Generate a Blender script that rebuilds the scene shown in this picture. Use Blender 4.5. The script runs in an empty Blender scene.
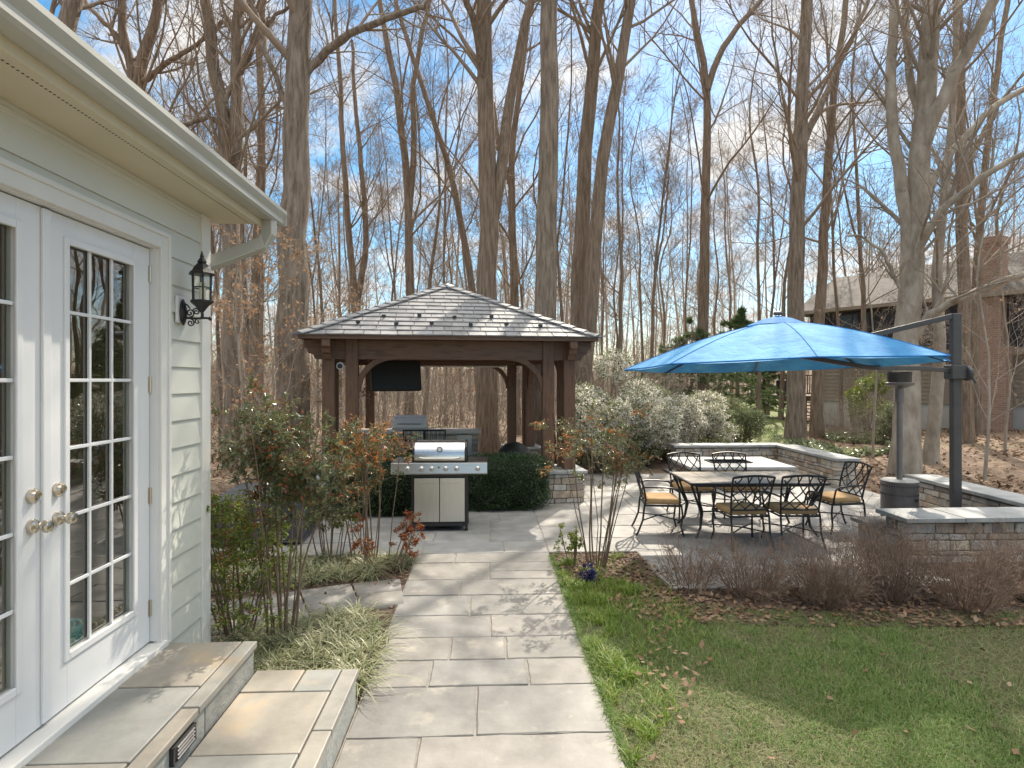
import bpy, math, random
import numpy as np
from mathutils import Vector, Matrix, Euler

# ------------------------------------------------------------------ camera, sky, sun, exposure
SC = bpy.context.scene
COL = SC.collection
YAW = math.radians(2.43)
EYE = 2.1
F_PX = 612.0
HOR = 380.0
cam_d = bpy.data.cameras.new('camera')
cam_d.sensor_width = 36.0
cam_d.lens = F_PX / 1024 * 36
cam_d.shift_y = -(384 - HOR) / 1024
cam_d.clip_start = 0.05
cam_d.clip_end = 2000
cam = bpy.data.objects.new('camera', cam_d)
cam.location = (0, 0, EYE)
cam.rotation_euler = (math.radians(90), 0, -YAW)
COL.objects.link(cam)
SC.camera = cam

SUN_EL, SUN_AZ = math.radians(44), math.radians(25)
sun_vec = Vector((math.sin(SUN_AZ) * math.cos(SUN_EL), math.cos(SUN_AZ) * math.cos(SUN_EL), math.sin(SUN_EL)))
W = bpy.data.worlds.new('World')
SC.world = W
W.use_nodes = True
nt = W.node_tree
nt.nodes.clear()
N = nt.nodes.new
out = N('ShaderNodeOutputWorld')
bg = N('ShaderNodeBackground')
bg.inputs[1].default_value = 0.15
sky = N('ShaderNodeTexSky')
sky.sky_type = 'NISHITA'
sky.sun_disc = False
sky.sun_elevation = SUN_EL
sky.sun_rotation = SUN_AZ
sky.air_density = 1.0
sky.dust_density = 0.4
sky.ozone_density = 2.0
tc = N('ShaderNodeTexCoord')
sep = N('ShaderNodeSeparateXYZ')
nt.links.new(tc.outputs['Generated'], sep.inputs[0])
def wmath(op, a, b=None):
    n = N('ShaderNodeMath')
    n.operation = op
    for i, s in enumerate((a, b)):
        if s is None:
            continue
        if isinstance(s, (int, float)):
            n.inputs[i].default_value = s
        else:
            nt.links.new(s, n.inputs[i])
    return n.outputs[0]
den = wmath('ADD', wmath('MAXIMUM', sep.outputs[2], 0.0), 0.22)
comb = N('ShaderNodeCombineXYZ')
nt.links.new(wmath('DIVIDE', sep.outputs[0], den), comb.inputs[0])
nt.links.new(wmath('DIVIDE', sep.outputs[1], den), comb.inputs[1])
cn = N('ShaderNodeTexNoise')
cn.inputs['Scale'].default_value = 2.1
cn.inputs['Detail'].default_value = 9
cn.inputs['Roughness'].default_value = 0.58
cn.inputs['Distortion'].default_value = 0.25
nt.links.new(comb.outputs[0], cn.inputs['Vector'])
cr = N('ShaderNodeValToRGB')
cr.color_ramp.elements[0].position = 0.465
cr.color_ramp.elements[1].position = 0.62
# cloud added overhead, out of view, denser and brighter to raise ambient fill
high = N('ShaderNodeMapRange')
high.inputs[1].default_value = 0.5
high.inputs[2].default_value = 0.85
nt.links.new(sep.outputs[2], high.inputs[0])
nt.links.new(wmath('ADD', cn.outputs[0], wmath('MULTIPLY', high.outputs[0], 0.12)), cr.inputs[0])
cmix = N('ShaderNodeMix')
cmix.data_type = 'RGBA'
nt.links.new(cr.outputs[0], cmix.inputs['Factor'])
# a slightly deeper blue between the clouds
hs = N('ShaderNodeHueSaturation')
hs.inputs['Hue'].default_value = 0.487
hs.inputs['Saturation'].default_value = 1.3
hs.inputs['Value'].default_value = 0.41
nt.links.new(sky.outputs[0], hs.inputs['Color'])
nt.links.new(hs.outputs[0], cmix.inputs[6])
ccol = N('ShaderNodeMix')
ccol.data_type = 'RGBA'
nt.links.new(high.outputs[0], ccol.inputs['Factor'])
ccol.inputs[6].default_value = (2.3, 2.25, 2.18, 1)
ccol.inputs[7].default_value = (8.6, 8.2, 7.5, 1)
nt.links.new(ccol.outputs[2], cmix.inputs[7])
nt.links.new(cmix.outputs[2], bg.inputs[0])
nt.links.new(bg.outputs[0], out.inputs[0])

sd = bpy.data.lights.new('sun', 'SUN')
sd.energy = 2.6
sd.angle = math.radians(0.5)
sd.color = (1.0, 0.90, 0.76)
sun = bpy.data.objects.new('sun', sd)
sun.location = (10, 30, 30)
sun.rotation_euler = (-sun_vec).to_track_quat('-Z', 'Y').to_euler()
COL.objects.link(sun)

SC.view_settings.view_transform = 'Standard'
SC.view_settings.look = 'None'
SC.view_settings.exposure = 1.6
SC.view_settings.gamma = 1.0
SC.view_settings.use_curve_mapping = False
SC.render.engine = 'CYCLES'
SC.cycles.max_bounces = 6
SC.cycles.diffuse_bounces = 3
SC.cycles.glossy_bounces = 3
SC.cycles.transmission_bounces = 4
SC.cycles.transparent_max_bounces = 8
SC.cycles.sample_clamp_indirect = 6
SC.cycles.use_denoising = True
try:
    SC.cycles.denoiser = 'OPENIMAGEDENOISE'
    SC.cycles.denoising_input_passes = 'RGB_ALBEDO_NORMAL'
    SC.cycles.denoising_prefilter = 'ACCURATE'
except Exception:
    pass

# ------------------------------------------------------------------ helpers
def site(px, d):
    """ground point seen at column px of the photograph, d metres in front of the camera"""
    xc = (px - 512) / F_PX * d
    return (xc * math.cos(YAW) + d * math.sin(YAW), -xc * math.sin(YAW) + d * math.cos(YAW))

def site3(px, py, d):
    x, y = site(px, d)
    return (x, y, EYE + (HOR - py) / F_PX * d)

def tag(o, label=None, cat=None, group=None, kind=None):
    if label: o['label'] = label
    if cat: o['category'] = cat
    if group: o['group'] = group
    if kind: o['kind'] = kind
    return o

def thing(name, label, cat, loc=(0, 0, 0), rz=0.0, group=None):
    o = bpy.data.objects.new(name, None)
    o.empty_display_size = 0.2
    COL.objects.link(o)
    o.location = loc
    o.rotation_euler = (0, 0, rz)
    return tag(o, label, cat, group)

def copy_tree(o, parent=None):
    c = o.copy()
    COL.objects.link(c)
    if parent is not None:
        c.parent = parent
    for ch in list(o.children):
        copy_tree(ch, c)
    return c

def mesh_np(name, V, F, mat, parent=None, smooth=False):
    V = np.asarray(V, dtype=np.float32)
    F = np.asarray(F, dtype=np.int32)
    k = F.shape[1]
    me = bpy.data.meshes.new(name)
    me.vertices.add(len(V))
    me.vertices.foreach_set('co', V.ravel())
    me.loops.add(F.size)
    me.loops.foreach_set('vertex_index', F.ravel())
    me.polygons.add(len(F))
    me.polygons.foreach_set('loop_start', np.arange(0, F.size, k, dtype=np.int32))
    me.polygons.foreach_set('loop_total', np.full(len(F), k, dtype=np.int32))
    if smooth:
        me.polygons.foreach_set('use_smooth', np.ones(len(F), dtype=bool))
    me.update(calc_edges=True)
    me.materials.append(mat)
    o = bpy.data.objects.new(name, me)
    COL.objects.link(o)
    if parent is not None:
        o.parent = parent
    return o

class MB:
    def __init__(self):
        self.v, self.f = [], []
    def add(self, vs, fs):
        b = len(self.v)
        self.v += [tuple(p) for p in vs]
        self.f += [tuple(b + i for i in f) for f in fs]
        return self
    def box(self, x0, x1, y0, y1, z0, z1):
        v = [(x0, y0, z0), (x1, y0, z0), (x1, y1, z0), (x0, y1, z0), (x0, y0, z1), (x1, y0, z1), (x1, y1, z1), (x0, y1, z1)]
        return self.add(v, [(3, 2, 1, 0), (4, 5, 6, 7), (0, 1, 5, 4), (1, 2, 6, 5), (2, 3, 7, 6), (3, 0, 4, 7)])
    def obox(self, c, s, rot=(0, 0, 0)):
        R = Euler(rot).to_matrix()
        v = []
        for dz in (-.5, .5):
            for dx, dy in ((-.5, -.5), (.5, -.5), (.5, .5), (-.5, .5)):
                v.append(Vector(c) + R @ Vector((dx * s[0], dy * s[1], dz * s[2])))
        return self.add(v, [(3, 2, 1, 0), (4, 5, 6, 7), (0, 1, 5, 4), (1, 2, 6, 5), (2, 3, 7, 6), (3, 0, 4, 7)])
    def bar(self, a, b, w, h, up=(0, 0, 1)):
        a, b = Vector(a), Vector(b)
        d = (b - a).normalized()
        u = Vector(up)
        if abs(d.dot(u)) > .99:
            u = Vector((0, 1, 0))
        s = d.cross(u).normalized()
        u = s.cross(d).normalized()
        v = []
        for p in (a, b):
            for i, j in ((-.5, -.5), (.5, -.5), (.5, .5), (-.5, .5)):
                v.append(p + s * (i * w) + u * (j * h))
        return self.add(v, [(0, 1, 2, 3), (7, 6, 5, 4), (0, 4, 5, 1), (1, 5, 6, 2), (2, 6, 7, 3), (3, 7, 4, 0)])
    def sweep(self, pts, w, h, up=(0, 0, 1)):
        """rectangular section along a path"""
        pts = [Vector(p) for p in pts]
        n = len(pts)
        v = []
        for i, p in enumerate(pts):
            d = (pts[min(i + 1, n - 1)] - pts[max(i - 1, 0)]).normalized()
            s = d.cross(Vector(up)).normalized()
            u = s.cross(d).normalized()
            for a, b in ((-.5, -.5), (.5, -.5), (.5, .5), (-.5, .5)):
                v.append(p + s * (a * w) + u * (b * h))
        f = [(0, 1, 2, 3), tuple(4 * (n - 1) + i for i in (3, 2, 1, 0))]
        for i in range(n - 1):
            for j in range(4):
                a, b = 4 * i + j, 4 * i + (j + 1) % 4
                f.append((a, a + 4, b + 4, b))
        return self.add(v, f)
    def tube(self, pts, r, k=8, cap=True):
        pts = [Vector(p) for p in pts]
        n = len(pts)
        rr = r if isinstance(r, (list, tuple)) else [r] * n
        v = []
        ref = None
        for i, p in enumerate(pts):
            d = (pts[min(i + 1, n - 1)] - pts[max(i - 1, 0)]).normalized()
            if ref is None:
                ref = Vector((0, 0, 1)) if abs(d.z) < .9 else Vector((1, 0, 0))
            s = d.cross(ref)
            if s.length < 1e-4:
                s = d.cross(Vector((0.3, 1, 0.2)))
            s.normalize()
            u = s.cross(d).normalized()
            ref = u
            for j in range(k):
                a = 2 * math.pi * j / k
                v.append(p + (s * math.cos(a) + u * math.sin(a)) * rr[i])
        f = []
        for i in range(n - 1):
            for j in range(k):
                a, b = i * k + j, i * k + (j + 1) % k
                f.append((a, b, b + k, a + k))
        if cap:
            f.append(tuple(range(k - 1, -1, -1)))
            f.append(tuple((n - 1) * k + j for j in range(k)))
        return self.add(v, f)
    def lathe(self, prof, k=16, c=(0, 0, 0), axis='z', cap=True):
        v, f = [], []
        for r, z in prof:
            for j in range(k):
                a = 2 * math.pi * j / k
                p = (r * math.cos(a), r * math.sin(a), z)
                if axis == 'x':
                    p = (z, r * math.cos(a), r * math.sin(a))
                elif axis == 'y':
                    p = (r * math.cos(a), z, r * math.sin(a))
                v.append((p[0] + c[0], p[1] + c[1], p[2] + c[2]))
        n = len(prof)
        for i in range(n - 1):
            for j in range(k):
                a, b = i * k + j, i * k + (j + 1) % k
                f.append((a, b, b + k, a + k))
        if cap:
            f.append(tuple(range(k - 1, -1, -1)))
            f.append(tuple((n - 1) * k + j for j in range(k)))
        return self.add(v, f)
    def prism(self, poly, z0, z1):
        n = len(poly)
        v = [(x, y, z0) for x, y in poly] + [(x, y, z1) for x, y in poly]
        f = [tuple(range(n - 1, -1, -1)), tuple(range(n, 2 * n))]
        for i in range(n):
            j = (i + 1) % n
            f.append((i, j, j + n, i + n))
        return self.add(v, f)
    def extrude(self, poly3, d):
        n = len(poly3)
        d = Vector(d)
        v = [Vector(p) for p in poly3] + [Vector(p) + d for p in poly3]
        f = [tuple(range(n - 1, -1, -1)), tuple(range(n, 2 * n))]
        for i in range(n):
            j = (i + 1) % n
            f.append((i, j, j + n, i + n))
        return self.add(v, f)
    def build(self, name, mat, parent=None, smooth=False, bevel=0.0, seg=2, off=(0, 0, 0), flip=False):
        me = bpy.data.meshes.new(name)
        ox, oy, oz = off
        me.from_pydata([(p[0] - ox, p[1] - oy, p[2] - oz) for p in self.v], [], self.f)
        import bmesh
        bm = bmesh.new()
        bm.from_mesh(me)
        bmesh.ops.recalc_face_normals(bm, faces=bm.faces)
        bm.to_mesh(me)
        bm.free()
        if smooth:
            for p in me.polygons:
                p.use_smooth = True
        me.materials.append(mat)
        o = bpy.data.objects.new(name, me)
        COL.objects.link(o)
        if parent is not None:
            o.parent = parent
        if bevel:
            b = o.modifiers.new('edge', 'BEVEL')
            b.width = bevel
            b.segments = seg
            b.limit_method = 'ANGLE'
            b.angle_limit = math.radians(35)
        if smooth and len(me.polygons) < 60000:
            try:
                me.set_sharp_from_angle(angle=math.radians(40))
            except Exception:
                pass
        return o

# ------------------------------------------------------------------ materials
def hexcol(r, g, b):
    return (r, g, b, 1.0)

def mat(name, cols, rough=.7, scale=4.0, stretch=(1, 1, 1), detail=6, bump=0.0, bscale=None, bstretch=None, metal=0.0,
        island=0.0, transl=0.0, spec=0.5, coat=0.0, spots=None, contrast=(.35, .65), island_cols=None, bdist=0.02, rough_var=0.0):
    """cols: base colours mixed by noise; island: how far each loose piece differs in value;
    island_cols: each loose piece picks one colour along this ramp"""
    m = bpy.data.materials.new(name)
    m.use_nodes = True
    t = m.node_tree
    t.nodes.clear()
    n = t.nodes.new
    L = t.links.new
    o = n('ShaderNodeOutputMaterial')
    p = n('ShaderNodeBsdfPrincipled')
    p.inputs['Roughness'].default_value = rough
    p.inputs['Metallic'].default_value = metal
    p.inputs['Specular IOR Level'].default_value = spec
    if coat:
        p.inputs['Coat Weight'].default_value = coat
        p.inputs['Coat Roughness'].default_value = .08
    c = n('ShaderNodeTexCoord')
    mp = n('ShaderNodeMapping')
    mp.inputs['Scale'].default_value = stretch
    L(c.outputs['Object'], mp.inputs[0])
    def noise(sc, dt=detail, vec=None):
        x = n('ShaderNodeTexNoise')
        x.inputs['Scale'].default_value = sc
        x.inputs['Detail'].default_value = dt
        x.inputs['Roughness'].default_value = .62
        L(vec or mp.outputs[0], x.inputs['Vector'])
        return x.outputs[0]
    def ramp(fac, cs, lo, hi):
        r = n('ShaderNodeValToRGB')
        e = r.color_ramp.elements
        e[0].position, e[0].color = lo, hexcol(*cs[0])
        e[1].position, e[1].color = hi, hexcol(*cs[-1])
        for i, cc in enumerate(cs[1:-1]):
            q = e.new(lo + (hi - lo) * (i + 1) / (len(cs) - 1))
            q.color = hexcol(*cc)
        L(fac, r.inputs[0])
        return r.outputs[0]
    col = None
    if island_cols:
        g = n('ShaderNodeNewGeometry')
        col = ramp(g.outputs['Random Per Island'], island_cols, 0.0, 1.0)
        if len(cols) > 1:
            nz = ramp(noise(scale), [(.72, .72, .72), (1.2, 1.2, 1.2)], *contrast)
            mx = n('ShaderNodeMix'); mx.data_type = 'RGBA'; mx.blend_type = 'MULTIPLY'
            mx.inputs[0].default_value = 1.0
            L(col, mx.inputs[6]); L(nz, mx.inputs[7])
            col = mx.outputs[2]
    elif len(cols) > 1:
        col = ramp(noise(scale), cols, *contrast)
    if island and not island_cols:
        g = n('ShaderNodeNewGeometry')
        h = n('ShaderNodeHueSaturation')
        mr = n('ShaderNodeMapRange')
        mr.inputs[3].default_value = 1 - island
        mr.inputs[4].default_value = 1 + island
        L(g.outputs['Random Per Island'], mr.inputs[0])
        L(mr.outputs[0], h.inputs['Value'])
        if col is None:
            h.inputs['Color'].default_value = hexcol(*cols[0])
        else:
            L(col, h.inputs['Color'])
        col = h.outputs[0]
    if spots:
        sc, colr, lo, hi = spots
        r = n('ShaderNodeValToRGB')
        r.color_ramp.elements[0].position = lo
        r.color_ramp.elements[1].position = hi
        L(noise(sc, 5, c.outputs['Object']), r.inputs[0])
        mx = n('ShaderNodeMix'); mx.data_type = 'RGBA'
        L(r.outputs[0], mx.inputs[0])
        if col is None:
            mx.inputs[6].default_value = hexcol(*cols[0])
        else:
            L(col, mx.inputs[6])
        mx.inputs[7].default_value = hexcol(*colr)
        col = mx.outputs[2]
    if col is None:
        p.inputs['Base Color'].default_value = hexcol(*cols[0])
    else:
        L(col, p.inputs['Base Color'])
    if rough_var:
        mr = n('ShaderNodeMapRange')
        mr.inputs[3].default_value = rough - rough_var
        mr.inputs[4].default_value = rough + rough_var
        L(noise(scale * 1.7), mr.inputs[0])
        L(mr.outputs[0], p.inputs['Roughness'])
    if bump:
        bp = n('ShaderNodeBump')
        bp.inputs['Strength'].default_value = bump
        bp.inputs['Distance'].default_value = bdist
        m2 = n('ShaderNodeMapping')
        m2.inputs['Scale'].default_value = bstretch or stretch
        L(c.outputs['Object'], m2.inputs[0])
        L(noise(bscale or scale * 4, 8, m2.outputs[0]), bp.inputs['Height'])
        L(bp.outputs[0], p.inputs['Normal'])
    if transl:
        tr = n('ShaderNodeBsdfTranslucent')
        if col is None:
            tr.inputs[0].default_value = hexcol(*cols[0])
        else:
            L(col, tr.inputs[0])
        ms = n('ShaderNodeMixShader')
        ms.inputs[0].default_value = transl
        L(p.outputs[0], ms.inputs[1]); L(tr.outputs[0], ms.inputs[2])
        L(ms.outputs[0], o.inputs[0])
    else:
        L(p.outputs[0], o.inputs[0])
    return m

def glass_mat(name, tint=(.9, .95, .93), ior=1.9):
    m = bpy.data.materials.new(name)
    m.use_nodes = True
    t = m.node_tree
    t.nodes.clear()
    n, L = t.nodes.new, t.links.new
    o = n('ShaderNodeOutputMaterial')
    a = n('ShaderNodeBsdfTransparent'); a.inputs[0].default_value = hexcol(*tint)
    g = n('ShaderNodeBsdfGlossy'); g.inputs['Roughness'].default_value = .01
    f = n('ShaderNodeFresnel')
    gm = n('ShaderNodeNewGeometry')
    io = n('ShaderNodeMapRange')
    io.inputs[3].default_value = ior
    io.inputs[4].default_value = 1 / ior
    L(gm.outputs['Backfacing'], io.inputs[0])
    L(io.outputs[0], f.inputs[0])
    c = n('ShaderNodeTexCoord')
    x = n('ShaderNodeTexNoise'); x.inputs['Scale'].default_value = 2.2; x.inputs['Detail'].default_value = 1
    L(c.outputs['Object'], x.inputs['Vector'])
    b = n('ShaderNodeBump'); b.inputs['Strength'].default_value = .06; b.inputs['Distance'].default_value = .05
    L(x.outputs[0], b.inputs['Height']); L(b.outputs[0], g.inputs['Normal'])
    s = n('ShaderNodeMixShader')
    L(f.outputs[0], s.inputs[0]); L(a.outputs[0], s.inputs[1]); L(g.outputs[0], s.inputs[2]); L(s.outputs[0], o.inputs[0])
    return m

m_white = mat('white_paint', [(.64, .65, .66), (.68, .685, .685)], .38, 3, bump=.03, bscale=60)
m_trim = mat('trim_paint', [(.64, .635, .60), (.68, .67, .64)], .45, 3, bump=.03, bscale=60)
m_siding = mat('siding_paint', [(.54, .55, .495), (.59, .598, .54)], .5, 1.6, (1, .4, 1), spots=(1.1, (.46, .475, .40), .6, .85), bump=.12, bscale=30, bstretch=(1, .12, 1), bdist=.004)
m_soffit = mat('soffit_paint', [(.56, .51, .38), (.60, .55, .42)], .6, 3)
m_gutter = mat('gutter_metal', [(.40, .40, .36), (.44, .44, .40)], .35, 2, spots=(1.3, (.34, .335, .29), .6, .8))
m_dark = mat('dark_slot', [(.02, .02, .02)], .8)
m_room = mat('room_paint', [(.40, .37, .26), (.47, .43, .32)], .8)
m_glass = glass_mat('door_glass', (.74, .78, .68), 2.9)
m_lglass = glass_mat('lantern_glass', (.9, .9, .86), 1.5)
m_nickel = mat('satin_nickel', [(.55, .5, .42)], .28, metal=1)
m_black = mat('black_iron', [(.012, .012, .013), (.02, .02, .02)], .4, 40, bump=.15, bscale=150, bdist=.002)
m_bulb = mat('candle_sleeve', [(.7, .66, .55)], .5)
m_flag = mat('flagstone', [(.8, .8, .8), (1, 1, 1)], .62, 3.6, contrast=(.3, .7), island_cols=[(0.195, 0.186, 0.171), (0.180, 0.174, 0.161), (0.208, 0.195, 0.177), (0.186, 0.177, 0.158), (0.195, 0.189, 0.177)],
             bump=.35, bscale=9, bdist=.012, spots=(3.2, (.33, .30, .25), .58, .75))
m_flagshade = mat('shaded_flag', [(.8, .8, .8), (1, 1, 1)], .62, 3.6, contrast=(.3, .7), island_cols=[(0.232, 0.232, 0.228), (0.255, 0.251, 0.239), (0.216, 0.220, 0.220), (0.263, 0.255, 0.239)],
             bump=.35, bscale=9, bdist=.012, spots=(3.0, (.33, .30, .25), .6, .8))  # cooler copy of the patio stone, gazebo shade put into its colour
m_pflag = mat('patio_flagstone', [(.8, .8, .8), (1, 1, 1)], .66, 2.0, island_cols=[(0.271, 0.257, 0.238), (0.253, 0.242, 0.227), (0.282, 0.269, 0.246), (0.260, 0.250, 0.236)],
             bump=.3, bscale=9, bdist=.01, spots=(2.6, (.38, .34, .28), .6, .8))
m_mortar = mat('mortar', [(.2, .185, .16), (.27, .25, .22)], .95, 20, bump=.4, bscale=120)
m_step = mat('step_slab', [(.8, .8, .8), (1, 1, 1)], .55, 2.0, island_cols=[(0.257, 0.257, 0.236), (0.274, 0.248, 0.207), (0.232, 0.240, 0.228), (0.298, 0.265, 0.223)],
             bump=.35, bscale=7, bdist=.012, spots=(2.2, (.40, .31, .21), .56, .74))
m_riser = mat('riser_stone', [(.24, .25, .24), (.33, .33, .30)], .7, 6, island=.12, bump=.6, bscale=25, bdist=.015)
m_cap = mat('cap_stone', [(.8, .8, .8), (1, 1, 1)], .6, 2, island_cols=[(0.306, 0.319, 0.323), (0.348, 0.348, 0.332), (0.323, 0.332, 0.336)], bump=.25, bscale=12, bdist=.008)
m_wallstone = mat('wall_stone', [(.8, .8, .8), (1, 1, 1)], .8, 7, island_cols=[(0.312, 0.234, 0.172), (0.468, 0.374, 0.281), (0.421, 0.406, 0.374), (0.562, 0.452, 0.328), (0.265, 0.218, 0.187), (0.515, 0.484, 0.437), (0.390, 0.281, 0.203)],
                  bump=.6, bscale=22, bdist=.02)
m_timber = mat('dark_timber', [(.075, .037, .021), (.14, .073, .041), (.10, .052, .03)], .55, 3.0, (6, 6, .8), bump=.3, bscale=8, bstretch=(8, 8, .6), bdist=.006)
m_timber_h = mat('dark_timber_beam', [(.085, .042, .024), (.15, .08, .046), (.11, .058, .033)], .55, 3.0, (.8, 6, 6), bump=.3, bscale=8, bstretch=(.6, 8, 8), bdist=.006)
m_ceil = mat('ceiling_boards', [(.10, .06, .036), (.16, .10, .06)], .6, 3, (.6, 8, 8), bump=.2)
m_slate = mat('roof_slate', [(.8, .8, .8), (1, 1, 1)], .5, 6, island_cols=[(.165, .163, .165), (.24, .235, .235), (.195, .195, .205), (.27, .265, .26), (.175, .172, .175)], bump=.4, bscale=18, bdist=.01)
m_steel = mat('brushed_steel', [(.52, .51, .49), (.6, .59, .57)], .33, 3, (1, 1, 40), metal=1, bump=.05, bscale=30, bstretch=(1, 1, 30), bdist=.002)
m_steelwarm = mat('door_steel', [(.60, .585, .545), (.67, .65, .60)], .34, 3, (30, 1, 1), metal=1)
m_gblack = mat('grill_black', [(.018, .018, .02)], .3)
m_darkgrey = mat('dark_powder_coat', [(.05, .048, .05), (.065, .062, .064)], .45, 8)
m_cover = mat('cover_fabric', [(.035, .037, .045), (.06, .063, .075)], .8, 3, bump=.4, bscale=5, bdist=.04)
m_tvcover = mat('screen_cover', [(.012, .014, .012), (.02, .022, .018)], .6, 3)
m_canopy = mat('umbrella_cloth', [(.022, .18, .42), (.04, .235, .48), (.072, .29, .50)], .8, 1.5, transl=.10, island=.06, bump=.55, bscale=5, bdist=.05, spots=(2.2, (.12, .31, .47), .55, .8))
m_vent = mat('umbrella_vent_cloth', [(.02, .22, .55)], .75, transl=.35)
m_cush = mat('cushion_fabric', [(.46, .28, .125), (.53, .34, .165)], .9, 14, bump=.25, bscale=180, bdist=.002)
m_tabletop = mat('table_top', [(.30, .245, .185), (.42, .35, .27)], .36, 9, bump=.2, bscale=40, bdist=.003)
m_heater = mat('heater_metal', [(.15, .14, .145), (.2, .19, .195)], .42, 5, metal=.5)
m_bark = mat('grey_bark', [(.14, .103, .074), (.235, .183, .138), (.32, .26, .205)], .92, 2.6, (5, 5, .7), bump=1.0, bscale=5, bstretch=(6, 6, .8), bdist=.06, spots=(1.6, (.27, .255, .22), .62, .75))
m_bark2 = mat('brown_bark', [(.145, .10, .066), (.23, .168, .12), (.31, .238, .178)], .92, 3.2, (6, 6, .6), bump=1.0, bscale=6, bstretch=(6, 6, .6), bdist=.05)
m_beech = mat('pale_bark', [(.22, .18, .14), (.32, .27, .215), (.41, .36, .30)], .88, 2.2, (2, 2, .8), bump=.5, bscale=6, bstretch=(4, 4, 1), bdist=.03, spots=(2.5, (.17, .15, .12), .63, .72))
m_twig = mat('twig_bark', [(.215, .16, .115), (.31, .245, .185)], .9, 3)
m_twigpale = mat('pale_twig_bark', [(.24, .19, .145), (.34, .285, .23)], .9, 3)
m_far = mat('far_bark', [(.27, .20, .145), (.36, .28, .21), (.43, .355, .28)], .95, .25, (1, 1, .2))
m_stem = mat('shrub_stem', [(.13, .09, .06), (.22, .16, .11)], .85, 12)
m_brush = mat('bare_shrub_twig', [(.17, .11, .08), (.28, .195, .145)], .9, 9)
LEAF_N = [(.11, .15, .05), (.08, .125, .05), (.17, .20, .09), (.12, .16, .07), (.24, .25, .10), (.10, .14, .06), (.20, .22, .12), (.28, .19, .08), (.09, .13, .05), (.28, .10, .05)]
m_nandina = mat('nandina_leaf', [(1, 1, 1)], .28, spec=1.0, island_cols=LEAF_N, transl=.45)
m_nandred = mat('red_leaf', [(1, 1, 1)], .4, island_cols=[(.28, .05, .03), (.33, .14, .03), (.22, .03, .03), (.3, .2, .05)], transl=.35)
m_nandlime = mat('lime_leaf', [(1, 1, 1)], .4, island_cols=[(0.161, 0.230, 0.034), (0.253, 0.299, 0.057), (0.115, 0.184, 0.034), (0.299, 0.276, 0.069)], transl=.4)
m_nandorange = mat('orange_leaf', [(1, 1, 1)], .4, island_cols=[(.45, .20, .05), (.38, .12, .04), (.5, .28, .08), (.40, .08, .05)], transl=.4)
m_glint = mat('leaf_glint', [(1, 1, 1)], .6, island_cols=[(0.806, 0.762, 0.694), (0.874, 0.851, 0.784), (0.784, 0.694, 0.627)], transl=.5)  # white flecks stand in for sun and sky glints on glossy leaves
m_berry = mat('red_berry', [(.45, .03, .02)], .3)
m_laurel = mat('glossy_leaf', [(1, 1, 1)], .22, island_cols=[(0.152, 0.193, 0.076), (0.193, 0.234, 0.097), (0.275, 0.303, 0.152), (0.165, 0.207, 0.097), (0.385, 0.385, 0.234)], transl=.45, spec=1.0)
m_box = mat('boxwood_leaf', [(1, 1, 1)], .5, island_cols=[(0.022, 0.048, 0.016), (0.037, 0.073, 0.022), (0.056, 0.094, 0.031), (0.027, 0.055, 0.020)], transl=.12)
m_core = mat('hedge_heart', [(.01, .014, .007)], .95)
m_conifer = mat('conifer_needle', [(1, 1, 1)], .5, island_cols=[(0.090, 0.150, 0.060), (0.135, 0.195, 0.075), (0.180, 0.225, 0.090), (0.105, 0.165, 0.068)], transl=.35)
m_lirio = mat('liriope_blade', [(1, 1, 1)], .45, island_cols=[(.14, .17, .07), (.36, .35, .22), (.20, .23, .10), (.46, .43, .30), (.10, .14, .05), (.30, .30, .16)], transl=.25)
m_grass = mat('grass_blade', [(1, 1, 1)], .55, island_cols=[(0.085, 0.177, 0.027), (0.110, 0.213, 0.034), (0.146, 0.232, 0.043), (0.073, 0.152, 0.024), (0.207, 0.244, 0.073), (0.098, 0.195, 0.030), (0.317, 0.305, 0.146)], transl=.3)
m_thatch = mat('dry_thatch', [(1, 1, 1)], .8, island_cols=[(.20, .17, .09), (.14, .13, .06), (.26, .23, .13), (.10, .13, .04), (.17, .17, .07)], transl=.2)
m_bright = mat('bright_grass_blade', [(1, 1, 1)], .5, island_cols=[(.13, .22, .02), (.17, .27, .03), (.10, .18, .02), (.22, .29, .05), (.27, .27, .08)], transl=.4)
m_litter = mat('dry_leaf', [(1, 1, 1)], .8, island_cols=[(0.138, 0.077, 0.045), (0.201, 0.125, 0.072), (0.251, 0.169, 0.105), (0.105, 0.061, 0.036), (0.186, 0.097, 0.048), (0.282, 0.210, 0.138)], transl=.15)
m_clingleaf = mat('clinging_dry_leaf', [(1, 1, 1)], .7, island_cols=[(.42, .27, .16), (.36, .2, .1), (.46, .33, .22)], transl=.4)
m_ground = mat('forest_floor', [(.13, .09, .06), (.27, .19, .13), (.19, .135, .095), (.33, .25, .185)], .95, 2.2, detail=12, bump=.9, bscale=14, bdist=.08, spots=(.25, (.15, .14, .075), .56, .72), contrast=(.3, .7))
m_mulch = mat('mulch', [(.055, .036, .026), (.12, .08, .058), (.08, .054, .04)], .95, 9, bump=1, bscale=40, bdist=.04)
m_soil = mat('shaded_lawn_soil', [(.045, .062, .018), (.085, .08, .035), (.035, .05, .014)], .95, 3.5, detail=10, bump=.6, bscale=60, bdist=.02)  # soil darkened so the shade between blades sits in its colour
m_farlawn = mat('far_lawn_turf', [(.10, .14, .04), (.17, .20, .075), (.22, .21, .11)], .95, .8, detail=10, bump=.6, bscale=20, bdist=.05)
m_nsiding = mat('tan_siding', [(.28, .225, .17), (.33, .27, .205)], .7, 2)
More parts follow.
